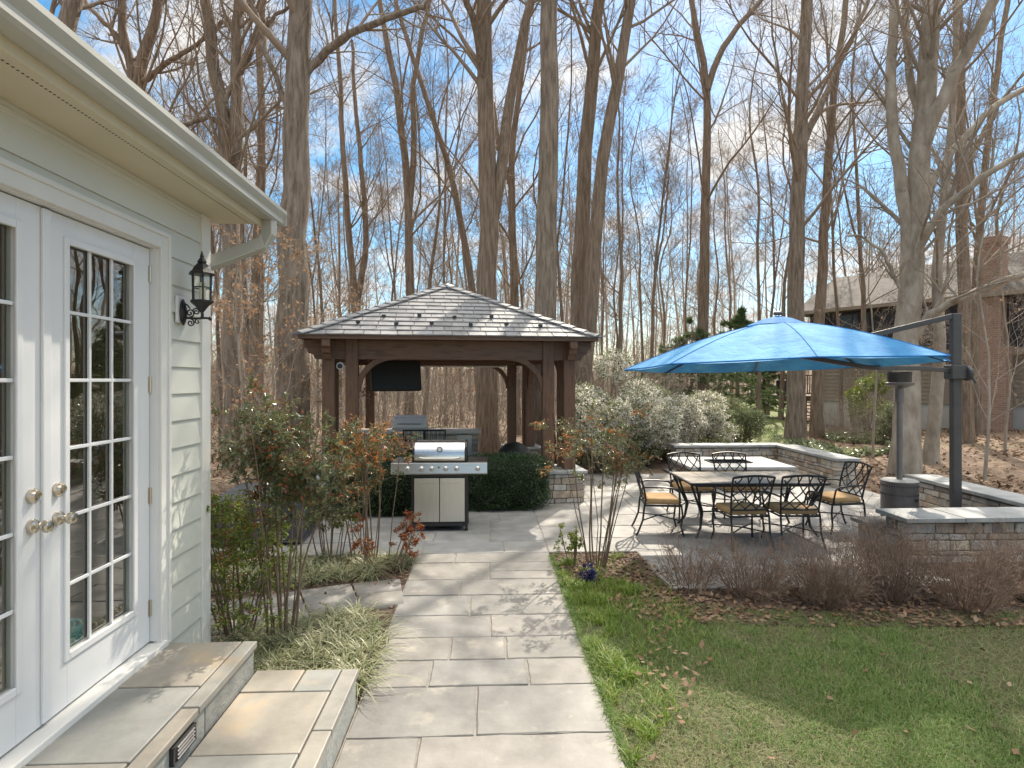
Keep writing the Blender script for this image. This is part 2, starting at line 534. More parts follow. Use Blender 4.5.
m_ndark = mat('shaded_siding', [(.028, .027, .036), (.045, .042, .052)], .6, 2)  # upper floor siding with its shadow put into the dark colour
m_nroof = mat('weathered_shingle', [(.085, .075, .066), (.13, .115, .102)], .9, 3, (1, 1, 6), bump=.5, bscale=12)
m_conc = mat('pale_concrete', [(.42, .41, .37), (.52, .50, .46)], .85, 1.4, spots=(.9, (.33, .31, .26), .55, .8), bump=.2)
m_nglass = mat('far_window_glass', [(.03, .035, .045)], .12)
m_deck = mat('deck_wood', [(.10, .065, .045), (.15, .105, .075)], .8, 4, (1, 8, 1))
m_blue = mat('blue_plastic', [(.03, .62, .82)], .35)
m_pansy = mat('blue_petal', [(.02, .02, .09), (.035, .03, .14)], .6, 30, transl=.2)

def brick_mat():
    m = mat('brick', [(.30, .14, .09)], .85)
    t = m.node_tree
    n, L = t.nodes.new, t.links.new
    p = [x for x in t.nodes if x.type == 'BSDF_PRINCIPLED'][0]
    c = n('ShaderNodeTexCoord')
    s = n('ShaderNodeSeparateXYZ'); L(c.outputs['Object'], s.inputs[0])
    a = n('ShaderNodeMath'); a.operation = 'ADD'; L(s.outputs[0], a.inputs[0]); L(s.outputs[1], a.inputs[1])
    q = n('ShaderNodeCombineXYZ'); L(a.outputs[0], q.inputs[0]); L(s.outputs[2], q.inputs[1])
    b = n('ShaderNodeTexBrick')
    b.inputs['Scale'].default_value = 1.0
    b.inputs['Brick Width'].default_value = .22
    b.inputs['Row Height'].default_value = .078
    b.inputs['Mortar Size'].default_value = .012
    b.inputs['Color1'].default_value = (.40, .215, .14, 1)
    b.inputs['Color2'].default_value = (.31, .16, .105, 1)
    b.inputs['Mortar'].default_value = (.34, .29, .25, 1)
    L(q.outputs[0], b.inputs['Vector']); L(b.outputs[0], p.inputs['Base Color'])
    return m
m_brick = brick_mat()
rng = np.random.default_rng(7)
random.seed(5)

# ------------------------------------------------------------------ the setting: ground, paths, patio
def sheet(name, poly, z, m, kind='structure', sub=0):
    b = MB()
    b.add([(x, y, z) for x, y in poly], [tuple(range(len(poly)))])
    o = b.build(name, m)
    return tag(o, kind=kind)

def gz(x, y):
    """height of the forest floor"""
    x = np.asarray(x, dtype=float); y = np.asarray(y, dtype=float)
    rise = np.clip((x - 8.6) / 9.0, 0, 1) * np.clip((24.5 - y) / 10.0, 0, 1) * np.clip((y - 3.0) / 5, 0, 1) * 0.8
    back = np.clip((y - 17) / 40.0, 0, 1) * 0.5
    bump = .05 * np.sin(x * .7 + 1.3) * np.sin(y * .6) * np.clip((y - 15) / 5, 0, 1)
    far = np.clip((y - 60) / 120, 0, 1) ** 2 * 5
    return -.06 + rise + back + bump + far

# one ground sheet out to the horizon, finer close by
ax = np.concatenate([np.linspace(-420, -42, 14), np.linspace(-40, 40, 81), np.linspace(42, 420, 14)])
ay = np.concatenate([np.linspace(-60, -2, 8), np.linspace(-1, 70, 90), np.linspace(75, 600, 20)])
GX, GY = np.meshgrid(ax, ay)
V = np.stack([GX.ravel(), GY.ravel(), gz(GX, GY).ravel()], 1)
nx = len(ax)
ii = (np.arange(len(ay) - 1)[:, None] * nx + np.arange(nx - 1)[None]).ravel()
tag(mesh_np('ground', V, np.stack([ii, ii + 1, ii + nx + 1, ii + nx], 1), m_ground, smooth=True), kind='structure')

def courses(x0, x1, y0, y1, r, hs=(.38, .66), ws=(.45, 1.0)):
    rects = []
    y = y0
    while y < y1 - .05:
        h = r.uniform(*hs)
        if y1 - y - h < hs[0]:
            h = y1 - y
            if h > hs[1] * 1.3:
                h /= 2
        x = x0
        while x < x1 - .02:
            w = r.uniform(*ws)
            if x1 - x - w < ws[0] * .8:
                w = x1 - x
            if h > .55 and w < .75 and r.random() < .35:
                k = r.uniform(.4, .6)
                rects += [(x, x + w, y, y + h * k), (x, x + w, y + h * k, y + h)]
            else:
                rects.append((x, x + w, y, y + h))
            x += w
        y += h
    return rects

def flags(name, rects, z, m, th=.05, gap=.007, inset=.006, seed=1):
    """hand cut stones: every edge a little ragged, every stone its own level"""
    r = random.Random(seed)
    V, F = [], []
    for x0, x1, y0, y1 in rects:
        x0 += gap; y0 += gap; x1 -= gap; y1 -= gap
        cx, cy = (x0 + x1) / 2, (y0 + y1) / 2
        c = []
        for (ax_, ay_, bx_, by_) in ((x0, y0, x1, y0), (x1, y0, x1, y1), (x1, y1, x0, y1), (x0, y1, x0, y0)):
            n = max(2, int(math.hypot(bx_ - ax_, by_ - ay_) / .09))
            wob = r.uniform(-.006, .006)
            for i in range(n):
                t = i / n
                e = (0 if i == 0 else r.uniform(-.0035, .0035)) + wob * math.sin(math.pi * t)
                px_, py_ = ax_ + (bx_ - ax_) * t, ay_ + (by_ - ay_) * t
                if r.random() < .05 and i:
                    e -= .009
                nx_, ny_ = (by_ - ay_), -(bx_ - ax_)
                q = math.hypot(nx_, ny_)
                c.append((px_ + nx_ / q * e, py_ + ny_ / q * e))
        n = len(c)
        tz = z + r.uniform(-.004, .003)
        sx_, sy_ = r.uniform(-.003, .003), r.uniform(-.003, .003)
        h = lambda x, y: tz + sx_ * (x - cx) + sy_ * (y - cy)
        b = len(V)
        V += [(x, y, z - th) for x, y in c]
        V += [(x, y, h(x, y) - .006) for x, y in c]
        for x, y in c:
            d = math.hypot(x - cx, y - cy)
            k = 1 - inset * r.uniform(.6, 1.8) / d
            V.append((cx + (x - cx) * k, cy + (y - cy) * k, h(x, y)))
        for i in range(n):
            k = (i + 1) % n
            F += [(b + i, b + k, b + n + k, b + n + i), (b + n + i, b + n + k, b + 2 * n + k, b + 2 * n + i)]
        F.append(tuple(range(b + 2 * n, b + 3 * n)))
    me = bpy.data.meshes.new(name)
    me.from_pydata(V, [], F)
    me.materials.append(m)
    o = bpy.data.objects.new(name, me)
    COL.objects.link(o)
    return tag(o, kind='structure')

R1 = random.Random(11)
WX0, WX1 = -.83, .765
flags('walkway', courses(WX0, WX1, 1.2, 7.45, R1, (.36, .6), (.42, .95)), 0, m_flag, seed=2)
flags('gazebo_patio', courses(-3.6, WX1, 7.45, 15.6, R1, (.4, .75), (.5, 1.1)), 0, m_flagshade, seed=3)
flags('dining_patio', courses(WX1, 4.2, 7.45, 13.6, R1, (.4, .75), (.5, 1.1)) + courses(4.2, 7.25, 7.45, 14.4, R1, (.4, .75), (.5, 1.1)) + courses(1.85, 4.9, 6.1, 7.45, R1, (.4, .7), (.5, 1.1)), 0, m_pflag, seed=4)
MZ = -.009
sheet('walkway_bed', [(WX0, 1.0), (WX1, 1.0), (WX1, 7.45), (WX0, 7.45)], MZ, m_mortar)
sheet('patio_bed', [(-3.6, 7.45), (7.25, 7.45), (7.25, 14.4), (4.2, 14.4), (4.2, 13.6), (WX1, 13.6), (WX1, 15.6), (-3.6, 15.6)], MZ, m_mortar)
sheet('patio_bed', [(1.85, 6.1), (4.9, 6.1), (4.9, 7.45), (1.85, 7.45)], MZ, m_mortar)
# curved side path behind the house corner
def path_pts(t):
    a = Vector((-.83, 6.16)); b = Vector((-1.7, 6.0)); c = Vector((-2.5, 5.3)); d = Vector((-4.2, 5.05))
    s = 1 - t
    return a * s ** 3 + b * 3 * s * s * t + c * 3 * s * t * t + d * t ** 3
V, F = [], []
for k in range(6):
    for half in (0, 1):
        t0, t1 = k / 6 + .004, (k + 1) / 6 - .004
        lo, hi = (-.37, -.008) if half == 0 else (.008, .37)
        if k % 2:
            lo, hi = (-.37, .37)
            if half: continue
        b = len(V)
        for t in (t0, t1):
            p = path_pts(t); q = (path_pts(min(t + .01, 1)) - path_pts(max(t - .01, 0))).normalized()
            nrm = Vector((-q.y, q.x))
            for o_ in (lo, hi):
                w = p + nrm * o_
                V += [(w.x, w.y, 0), (w.x, w.y, -.05)]
        F += [(b, b + 2, b + 6, b + 4), (b, b + 1, b + 3, b + 2), (b + 4, b + 6, b + 7, b + 5), (b, b + 4, b + 5, b + 1), (b + 2, b + 3, b + 7, b + 6)]
tag(mesh_np('side_path', V, F, m_flag), kind='structure')
sheet('mulch_bed', [(-5.5, 3.0), (WX0, 3.0), (WX0, 7.45), (-3.6, 7.45), (-3.6, 9.5), (-5.5, 9.5)], -.03, m_mulch)
sheet('mulch_bed', [(WX1, 6.0), (1.5, 5.3), (3.0, 5.15), (9, 5.0), (9, 6.9), (4.9, 6.9), (4.9, 7.45), (WX1, 7.45)], -.022, m_mulch)
sheet('lawn', [(WX1, -3), (14, -3), (14, 5.6), (WX1, 6.4)], -.032, m_soil)
# neighbour's lawn
fl = [site(680, 19), site(735, 17.5), site(792, 19.5), site(800, 27), site(790, 60), site(715, 60), site(690, 30)]
NV = np.array([(x, y) for x, y in fl])
cx, cy = NV.mean(0)
lv, lf = [], []
for k, s in enumerate((1.0, .8, .6, .4, .2, 0.02)):
    for x, y in fl:
        px_, py_ = cx + (x - cx) * s, cy + (y - cy) * s
        lv.append((px_, py_, float(gz(px_, py_)) + .06))
n_ = len(fl)
for k in range(5):
    for i in range(n_):
        j = (i + 1) % n_
        lf.append((k * n_ + i, k * n_ + j, (k + 1) * n_ + j, (k + 1) * n_ + i))
tag(mesh_np('far_lawn', lv, lf, m_farlawn, smooth=True), kind='structure')

# ------------------------------------------------------------------ the house corner
WXW = -2.05
house = thing('house', 'pale green lap-sided house corner with white french doors and cream gutter', 'house', (WXW, 4.6, 0))
HO = (WXW, 4.6, 0)
LOCK, HINGE, LEFT = 2.98, 3.905, 2.05
CT, CB = 2.915, .47            # door opening top and bottom
CAS0, CAS1, CASZ = LEFT - .10, HINGE + .11, CT + .11
b = MB()
z = 2.90 - .178 * 17
def lap(y0, y1, z0, z1):
    xo, xi = WXW + .016, WXW + .003
    b.add([(xo, y0, z0), (xo, y1, z0), (xi, y1, z1), (xi, y0, z1), (WXW - .02, y0, z0), (WXW - .02, y1, z0), (WXW - .02, y1, z1), (WXW - .02, y0, z1)],
          [(0, 1, 2, 3), (0, 4, 5, 1), (4, 0, 3, 7), (1, 5, 6, 2)])
while z < 3.29:
    z1 = min(z + .178, 3.295)
    if z1 <= CASZ:
        lap(CAS1, 4.47, z, z1); lap(-3, CAS0, z, z1)
    elif z < CASZ:
        lap(CAS1, 4.47, z, z1); lap(-3, CAS0, z, z1); lap(CAS0, CAS1, CASZ, z1)
    else:
        lap(-3, 4.47, z, z1)
    z += .178
b.build('wall', m_siding, house, off=HO)
b = MB()
b.box(-9, WXW - .02, 4.52, 4.56, -.2, 3.6)
for k in range(19):
    zz = k * .178
    b.add([(-9, 4.576, zz), (WXW - .02, 4.576, zz), (WXW - .02, 4.563, zz + .178), (-9, 4.563, zz + .178), (-9, 4.55, zz), (WXW - .02, 4.55, zz)], [(0, 1, 2, 3), (0, 4, 5, 1)])
b.build('wall', m_siding, house, off=HO)
b = MB(); b.box(WXW - .02, WXW + .024, 4.465, 4.6, .0, 3.29); b.box(WXW - .14, WXW - .02, 4.56, 4.60, 0, 3.29)
b.build('corner_trim', m_trim, house, bevel=.004, off=HO)
b = MB(); b.box(WXW - .015, WXW + .012, -3, 4.6, 3.235, 3.29)
b.build('frieze_board', m_siding, house, bevel=.004, off=HO)
b = MB(); b.box(WXW - .02, -1.7525, -3, 4.75, 3.29, 3.305); b.box(WXW - .02, -1.7525, 4.735, 4.75, 3.305, 3.47)
sof = b.build('soffit', m_soffit, house, off=HO)
b = MB()
for k in range(250):
    y = -1.5 + k * .025
    b.box(-1.801, -1.793, y, y + .009, 3.2888, 3.291)
for y in (-.6, 2.05):
    b.box(WXW + .01, -1.74, y, y + .004, 3.2885, 3.291)
b.build('vent_holes', m_dark, sof, off=HO)
b = MB(); b.box(-1.752, -1.73, -3, 4.92, 3.286, 3.46)
b.build('fascia', m_soffit, house, bevel=.003, off=HO)
# K-style gutter
prof = [(-1.729, 3.335), (-1.64, 3.335), (-1.625, 3.35), (-1.625, 3.385), (-1.612, 3.405), (-1.6, 3.425), (-1.6, 3.452), (-1.612, 3.452), (-1.612, 3.43), (-1.63, 3.40), (-1.64, 3.36), (-1.722, 3.352), (-1.722, 3.45), (-1.729, 3.45)]
b = MB(); b.extrude([(x, -3, z) for x, z in prof], (0, 8.0, 0))
b.box(-1.725, -1.604, 4.994, 5.0, 3.338, 3.44)
b.build('gutter', m_gutter, house, off=HO)
b = MB()
pp = [(-1.685, 4.83, 3.34), (-1.685, 4.83, 3.23), (-1.73, 4.81, 3.15), (-2.09, 4.68, 2.965), (-2.15, 4.66, 2.90), (-2.15, 4.65, 0.1)]
b.sweep(pp, .095, .075, up=(.3, 1, .1))
b.build('downspout', m_gutter, house, bevel=.008, off=HO)
b = MB()
b.add([(-1.62, -3, 3.46), (-1.62, 5.0, 3.46), (-7, 5.0, 5.8), (-7, -3, 5.8), (-1.72, -3, 3.44), (-1.72, 5.0, 3.44), (-7, 5.0, 5.7), (-7, -3, 5.7)],
      [(0, 1, 2, 3), (7, 6, 5, 4), (0, 4, 5, 1), (1, 5, 6, 2), (3, 2, 6, 7), (0, 3, 7, 4)])
b.build('roof', m_nroof, house, off=HO)
# dark room behind the glass
b = MB(); b.box(-6.5, WXW - .2, -2.5, 4.5, .44, .46); b.box(-6.5, -6.45, -2.5, 4.5, .46, 3.2); b.box(-6.5, WXW - .2, 4.46, 4.5, .46, 3.2); b.box(-6.5, WXW - .2, -2.5, 4.5, 3.2, 3.24); b.box(-6.5, WXW - .2, -2.5, -2.45, .46, 3.2)
b.box(WXW - .2, WXW - .03, -2.5, CAS0, .0, 3.2); b.box(WXW - .2, WXW - .03, CAS1, 4.5, .0, 3.2); b.box(WXW - .2, WXW - .03, CAS0, CAS1, CASZ, 3.2); b.box(WXW - .2, WXW - .1, CAS0, CAS1, .0, .42)
b.build('room', m_room, house, off=HO)
# casing with a stepped moulding
b = MB()
b.box(WXW - .03, WXW + .022, HINGE + .012, CAS1 - .0, CB - .05, CASZ); b.box(WXW - .03, WXW + .022, CAS0, LEFT - .012, CB - .05, CASZ); b.box(WXW - .03, WXW + .0215, LEFT - .012, HINGE + .012, CT + .012, CASZ)
b.box(WXW - .03, WXW + .034, CAS1 - .022, CAS1 + .006, CB - .05, CASZ + .006); b.box(WXW - .03, WXW + .034, CAS0 - .006, CAS0 + .02, CB - .05, CASZ + .006); b.box(WXW - .03, WXW + .0335, CAS0 + .02, CAS1 - .022, CASZ - .022, CASZ + .006)
b.build('door_casing', m_trim, house, bevel=.004, off=HO)
b = MB()
b.box(WXW - .14, WXW - .0, HINGE + .004, HINGE + .03, CB, CT + .03); b.box(WXW - .14, WXW - .0, LEFT - .03, LEFT - .004, CB, CT + .03); b.box(WXW - .14, WXW - .001, LEFT - .004, HINGE + .004, CT + .006, CT + .03)
b.build('door_jamb', m_white, house, off=HO)
b = MB(); b.box(WXW - .16, WXW + .045, CAS0 + .06, CAS1 - .05, CB - .055, CB - .012)
b.build('threshold', m_trim, house, bevel=.006, off=HO)
XF = WXW - .045    # door face
def leaf(y0, y1, lock_side):
    d = MB()
    g0, g1, gz0, gz1 = (y0 + .175, y1 - .175, .725, 2.785) if lock_side == 'lo' else (y0 + .175, y1 - .155, .725, 2.785)
    d.box(XF - .045, XF, y0, g0, CB, CT); d.box(XF - .045, XF, g1, y1, CB, CT)
    d.box(XF - .045, XF, g0, g1, CB, gz0); d.box(XF - .045, XF, g0, g1, gz1, CT)
    leaf_o = d.build('door', m_white, house, bevel=.002, off=HO)
    d = MB()
    for (a, c, e, f) in ((g0 - .03, g0 + .008, gz0 - .03, gz1 + .03), (g1 - .008, g1 + .03, gz0 - .03, gz1 + .03)):
        d.box(XF - .005, XF + .011, a, c, e, f)
    d.box(XF - .005, XF + .0105, g0 + .008, g1 - .008, gz0 - .03, gz0 + .008); d.box(XF - .005, XF + .0105, g0 + .008, g1 - .008, gz1 - .008, gz1 + .03)
    d.build('glazing_bead', m_white, leaf_o, bevel=.005, off=HO)
    d = MB(); d.add([(XF - .023, g0 - .004, gz0 - .004), (XF - .023, g1 + .004, gz0 - .004), (XF - .023, g1 + .004, gz1 + .004), (XF - .023, g0 - .004, gz1 + .004)], [(0, 1, 2, 3)])
    d.build('glass', m_glass, leaf_o, off=HO)
    d = MB()
    for i in (1, 2):
        y = g0 + (g1 - g0) * i / 3
        d.box(XF - .02, XF - .006, y - .009, y + .009, gz0, gz1)
    for i in range(1, 6):
        zz = gz0 + (gz1 - gz0) * i / 6
        d.box(XF - .0195, XF - .0065, g0, g1, zz - .009, zz + .009)
    d.build('muntins', m_white, leaf_o, bevel=.003, off=HO)
    yk = y0 + .10 if lock_side == 'lo' else y1 - .065
    d = MB()
    d.lathe([(.034, 0), (.036, .006), (.03, .022), (.014, .03), (.014, .042), (.02, .048), (.028, .06), (.03, .075), (.024, .088), (.008, .094)], 20, (XF, yk, 1.425), 'x')
    d.build('handle', m_nickel, leaf_o, smooth=True, off=HO)
    d = MB()
    d.lathe([(.034, 0), (.036, .008), (.033, .02), (.026, .03), (.024, .034), (.02, .032), (.01, .03)], 20, (XF, yk, 1.565), 'x')
    d.box(XF + .03, XF + .036, yk - .003, yk + .003, 1.558, 1.572)
    d.build('deadbolt', m_nickel, leaf_o, smooth=True, off=HO)
    yh = y1 + .001 if lock_side == 'lo' else y0 - .001
    for zz in (.68, 1.38, 2.07, 2.76):
        d = MB()
        d.tube([(XF + .006, yh, zz - .05), (XF + .006, yh, zz + .05)], .008, 8)
        d.box(XF - .001, XF + .002, yh - .016, yh + .016, zz - .05, zz + .05)
        d.build('hinge', m_nickel, leaf_o, off=HO)
    return leaf_o
leaf(LEFT, LOCK - .004, 'hi')
r_leaf = leaf(LOCK, HINGE, 'lo')
b = MB(); b.box(XF, XF + .016, LOCK - .012, LOCK + .045, CB + .01, CT - .004)
b.build('astragal', m_white, r_leaf, bevel=.004, off=HO)

pot = MB(); pot.lathe([(.10, 0), (.13, .02), (.15, .2), (.155, .21), (.135, .2), (.1, .03)], 20)
o = pot.build('bucket', m_blue, smooth=True)
o.location = (-2.36, 3.53, .46)
o.scale = (.6, .6, 1.3)
tag(o, 'cyan plastic bucket on the floor just inside the glass door', 'bucket')

# ------------------------------------------------------------------ wall lantern
lan = thing('wall_lantern', 'ornate black carriage lantern on the siding beside the french doors', 'lantern', (WXW + .02, 4.16, 2.55))
lan.scale = (.82, .82, .82)
b = MB(); b.box(-.012, .012, -.075, .075, -.09, .13)
b.build('mounting_block', m_white, lan, bevel=.01)
b = MB(); b.lathe([(.001, .012), (.05, .014), (.062, .022), (.05, .032), (.03, .042), (.012, .05)], 18, (0, 0, .0), 'x')
bp = b.build('back_plate', m_black, lan, smooth=True)
bp.scale = (1, .85, 1.75)
b = MB()
def spiral(cx, cz, r0, r1, a0, a1, n=18):
    return [(cx + (r0 + (r1 - r0) * i / n) * math.cos(a0 + (a1 - a0) * i / n), 0, cz + (r0 + (r1 - r0) * i / n) * math.sin(a0 + (a1 - a0) * i / n)) for i in range(n + 1)]
b.tube([(.04, 0, -.045), (.11, 0, -.05), (.20, 0, -.045), (.235, 0, -.05)], .009, 8)
b.tube(spiral(.075, -.005, .036, .006, -math.pi / 2, 2.4 * math.pi), .006, 6)
b.tube(spiral(.125, .005, .03, .005, math.pi, -2.0 * math.pi), .006, 6)
b.tube(spiral(.08, -.085, .032, .006, math.pi / 2, -2.3 * math.pi), .006, 6)
b.tube(spiral(.135, -.075, .022, .004, math.pi / 2, 2.6 * math.pi), .005, 6)
b.tube([(.04, 0, .07), (.06, 0, .055), (.075, 0, .031)], .006, 6)
b.tube([(.17, 0, -.045), (.175, 0, -.02), (.17, 0, .01)], .012, 8)
b.lathe([(.004, -.018), (.013, -.008), (.013, .008), (.004, .018)], 10, (.235, 0, -.05))
b.build('scroll_bracket', m_black, lan, smooth=True)
LX = .17
b = MB(); b.lathe([(.012, .0), (.03, .02), (.055, .05), (.085, .075), (.095, .085), (.095, .095), (.07, .1)], 6, (LX, 0, .0))
b.build('bowl', m_black, lan)
b = MB()
for i in range(6):
    a = i * math.pi / 3
    b.tube([(LX + .072 * math.cos(a), .072 * math.sin(a), .095), (LX + .076 * math.cos(a), .076 * math.sin(a), .31)], .0065, 6)
b.lathe([(.074, .195), (.078, .197), (.078, .203), (.074, .205)], 6, (LX, 0, 0), cap=False)
b.build('cage', m_black, lan)
b = MB(); b.lathe([(.064, .1), (.068, .31)], 6, (LX, 0, 0), cap=False)
b.build('glass', m_lglass, lan)
b = MB(); b.lathe([(.105, .305), (.108, .315), (.085, .335), (.07, .36), (.045, .39), (.032, .40), (.04, .41), (.03, .425), (.015, .445), (.018, .455), (.010, .475), (.003, .50)], 6, (LX, 0, 0))
b.build('roof', m_black, lan)
b = MB()
for i in range(3):
    a = i * 2.1 + .4
    b.tube([(LX + .02 * math.cos(a), .02 * math.sin(a), .1), (LX + .02 * math.cos(a), .02 * math.sin(a), .24)], .009, 8)
b.build('candle', m_bulb, lan)

# ------------------------------------------------------------------ stone steps
LZ, SZ = .425, .235
steps = thing('stone_steps', 'two-tier flagstone landing and step below the french doors', 'steps', (-1.5, 3.0, 0))
SO = (-1.5, 3.0, 0)
def slabset(rects, z, th, name, m, parent, off, gap=.005):
    b = MB()
    r = random.Random(len(rects) * 7)
    for x0, x1, y0, y1 in rects:
        b.box(x0 + gap, x1 - gap, y0 + gap, y1 - gap, z - th, z + r.uniform(-.002, .002))
    return b.build(name, m, parent, bevel=.006, off=off)
slabset([(WXW + .0, -1.56, 3.42, 4.0), (WXW + .0, -1.56, 2.75, 3.42), (WXW + .0, -1.56, 2.1, 2.75), (WXW + .0, -1.56, 1.2, 2.1), (WXW, -1.56, .2, 1.2),
         (-1.56, -1.462, 3.2, 4.0), (-1.56, -1.462, 2.2, 3.2), (-1.56, -1.462, 1.1, 2.2), (-1.56, -1.462, .2, 1.1)], LZ, .04, 'landing_slabs', m_step, steps, SO)
slabset([(-1.475, -1.16, 3.72, 4.0), (-1.16, -.93, 3.72, 4.0), (-.93, -.816, 3.3, 4.0), (-1.475, -.93, 3.1, 3.72), (-1.475, -.93, 2.45, 3.1), (-1.475, -.93, 1.6, 2.45), (-1.475, -.93, .2, 1.6),
         (-.93, -.816, 2.3, 3.3), (-.93, -.816, 1.3, 2.3), (-.93, -.816, .2, 1.3)], SZ, .04, 'step_slabs', m_step, steps, SO)
b = MB()
r = random.Random(3)
for (xa, za, zb) in ((-1.486, SZ, LZ - .042), (-.838, 0, SZ - .042)):
    y = .2
    while y < 3.96:
        w = min(r.uniform(.5, .9), 3.985 - y)
        b.box(xa - .03, xa + r.uniform(0, .004), y + .003, y + w - .003, za - .02, zb)
        y += w
b.box(-2.04, -1.53, .25, 3.97, -.1, LZ - .045)
b.box(-1.53, -.88, .25, 3.97, -.1, SZ - .045)
for x0, x1, z1 in ((-2.04, -1.49, LZ - .042), (-1.49, -.842, SZ - .042)):
    b.box(x0, x1, 3.965, 3.985, -.1, z1)
b.build('risers', m_riser, steps, bevel=.004, off=SO)
sl = thing('step_light', 'small dark louvred step light set in the upper riser', 'step light', (-1.482, 3.05, .325))
b = MB(); b.box(-.004, .012, -.115, .115, -.043, .043)
b.box(.012, .018, -.115, .115, .035, .043); b.box(.012, .018, -.115, .115, -.043, -.035); b.box(.012, .018, -.115, -.10, -.043, .043); b.box(.012, .018, .10, .115, -.043, .043)
hous = b.build('housing', m_gblack, sl, bevel=.002)
for k in range(4):
    b = MB(); b.obox((.016, .01, -.027 + k * .018), (.012, .17, .004), (0, .6, 0))
    b.build('louvre', m_darkgrey, sl)

# ------------------------------------------------------------------ gazebo
GA = math.radians(6.5)
GC = (-.80, 12.42)
gaz = thing('gazebo', 'dark stained timber gazebo with slate hipped roof on stone piers', 'gazebo', (GC[0], GC[1], 0), GA)
def gw(x, y):
    return (GC[0] + x * math.cos(GA) - y * math.sin(GA), GC[1] + x * math.sin(GA) + y * math.cos(GA))
H = 2.12
PS = .2
EV = 2.44
BZ0, BZ1 = 2.44, 2.76
PZ = .55
for sx in (-1, 1):
    for sy in (-1, 1):
        cxp, cyp = sx * (H - .1), sy * (H - .1)
        for dx, dy in ((0, 0), (.37, 0), (0, .37)):
            b = MB()
            x, y = cxp - sx * dx, cyp - sy * dy
            top = BZ1 + .03 if (dx or dy) else BZ0 + .32
            b.box(x - PS / 2, x + PS / 2, y - PS / 2, y + PS / 2, PZ - .0, top)
            b.build('post', m_timber, gaz, bevel=.008)
        # stone pier: stacked stones and a cap
        b = MB()
        r = random.Random(int(sx * 3 + sy * 7 + 20))
        x0, x1 = sorted((sx * (H + .09), sx * (H - .62)))
        y0, y1 = sorted((sy * (H + .09), sy * (H - .62)))
        z = 0
        while z < PZ - .06:
            h = min(r.uniform(.06, .13), PZ - .055 - z)
            for (a0, a1, fixed, axis) in ((x0, x1, y0, 0), (x0, x1, y1, 0), (y0, y1, x0, 1), (y0, y1, x1, 1)):
                a = a0
                while a < a1 - .02:
                    w = min(r.uniform(.12, .32), a1 - a)
                    e = r.uniform(-.006, .014)
                    if axis == 0:
                        b.box(a + .004, a + w - .004, fixed - .05 - e if fixed == y0 else fixed - .06, fixed + .06 if fixed == y0 else fixed + .05 + e, z + .004, z + h - .004)
                    else:
                        b.box(fixed - .05 - e if fixed == x0 else fixed - .06, fixed + .06 if fixed == x0 else fixed + .05 + e, a + .004, a + w - .004, z + .004, z + h - .004)
                    a += w
            z += h
        pier = b.build('pier', m_wallstone, gaz, bevel=.012)
        b = MB(); b.box(x0 - .085, x1 + .085, y0 - .085, y1 + .085, PZ - .05, PZ)
        b.build('pier_cap', m_cap, pier, bevel=.006)
# beams with shaped ends
for k in range(4):
    b = MB()
    e = H + .30
    prof = [(-e, BZ1), (-e, BZ0 + .20), (-e + .06, BZ0 + .17), (-e + .08, BZ0 + .10), (-e + .15, BZ0 + .08), (-e + .19, BZ0), (e - .19, BZ0), (e - .15, BZ0 + .08), (e - .08, BZ0 + .10), (e - .06, BZ0 + .17), (e, BZ0 + .20), (e, BZ1)]
    dz = .0 if k % 2 == 0 else -.004
    b.extrude([(x, -H + .035, z + dz) for x, z in prof], (0, .13, 0))
    o = b.build('beam', m_timber_h, gaz, bevel=.008)
    o.rotation_euler = (0, 0, k * math.pi / 2)
for k in range(4):
    for s in (-1, 1):
        b = MB()
        x0 = s * (H - .1 - .37 - PS / 2 + .01)
        pts = []
        for i in range(9):
            t = i / 8
            a = t * math.pi / 2
            pts.append((x0 - s * .60 * (1 - math.cos(a)), -H + .1, 1.90 + .58 * math.sin(a) ** 1.0))
        b.sweep(pts, .09, .12, up=(0, 1, 0))
        o = b.build('brace', m_timber, gaz, bevel=.006)
        o.rotation_euler = (0, 0, k * math.pi / 2)
# roof: core, ceiling, fascia, slates, hips
RZ0, RZ1 = 2.80, 4.0
b = MB()
c4 = [(-EV, -EV), (EV, -EV), (EV, EV), (-EV, EV)]
b.add([(x, y, RZ0 + .02) for x, y in c4] + [(0, 0, RZ1)], [(0, 1, 4), (1, 2, 4), (2, 3, 4), (3, 0, 4)])
b.add([(x * .985, y * .985, RZ0 - .0) for x, y in c4] + [(0, 0, RZ1 - .12)], [(4, 1, 0), (4, 2, 1), (4, 3, 2), (4, 0, 3)])
roof = b.build('roof', m_ceil, gaz)
b = MB()
for k in range(4):
    c, s = round(math.cos(k * math.pi / 2)), round(math.sin(k * math.pi / 2))
    pts = [(-EV, -EV, RZ0 - .045), (EV, -EV, RZ0 - .045), (EV, -EV, RZ0 + .03), (-EV, -EV, RZ0 + .03)]
    inn = [(-EV + .05, -EV + .05, RZ0 - .045), (EV - .05, -EV + .05, RZ0 - .045), (EV - .05, -EV + .05, RZ0 + .03), (-EV + .05, -EV + .05, RZ0 + .03)]
    rot = lambda p: (p[0] * c - p[1] * s, p[0] * s + p[1] * c, p[2])
    b.add([rot(p) for p in pts + inn], [(0, 1, 2, 3), (4, 7, 6, 5), (0, 4, 5, 1)])
b.build('fascia', m_timber_h, roof)
rise, run = RZ1 - RZ0 - .02, EV
SL = math.hypot(rise, run)
NR = 13
b = MB()
r = random.Random(4)
nrm = Vector((0, -rise / SL, run / SL))
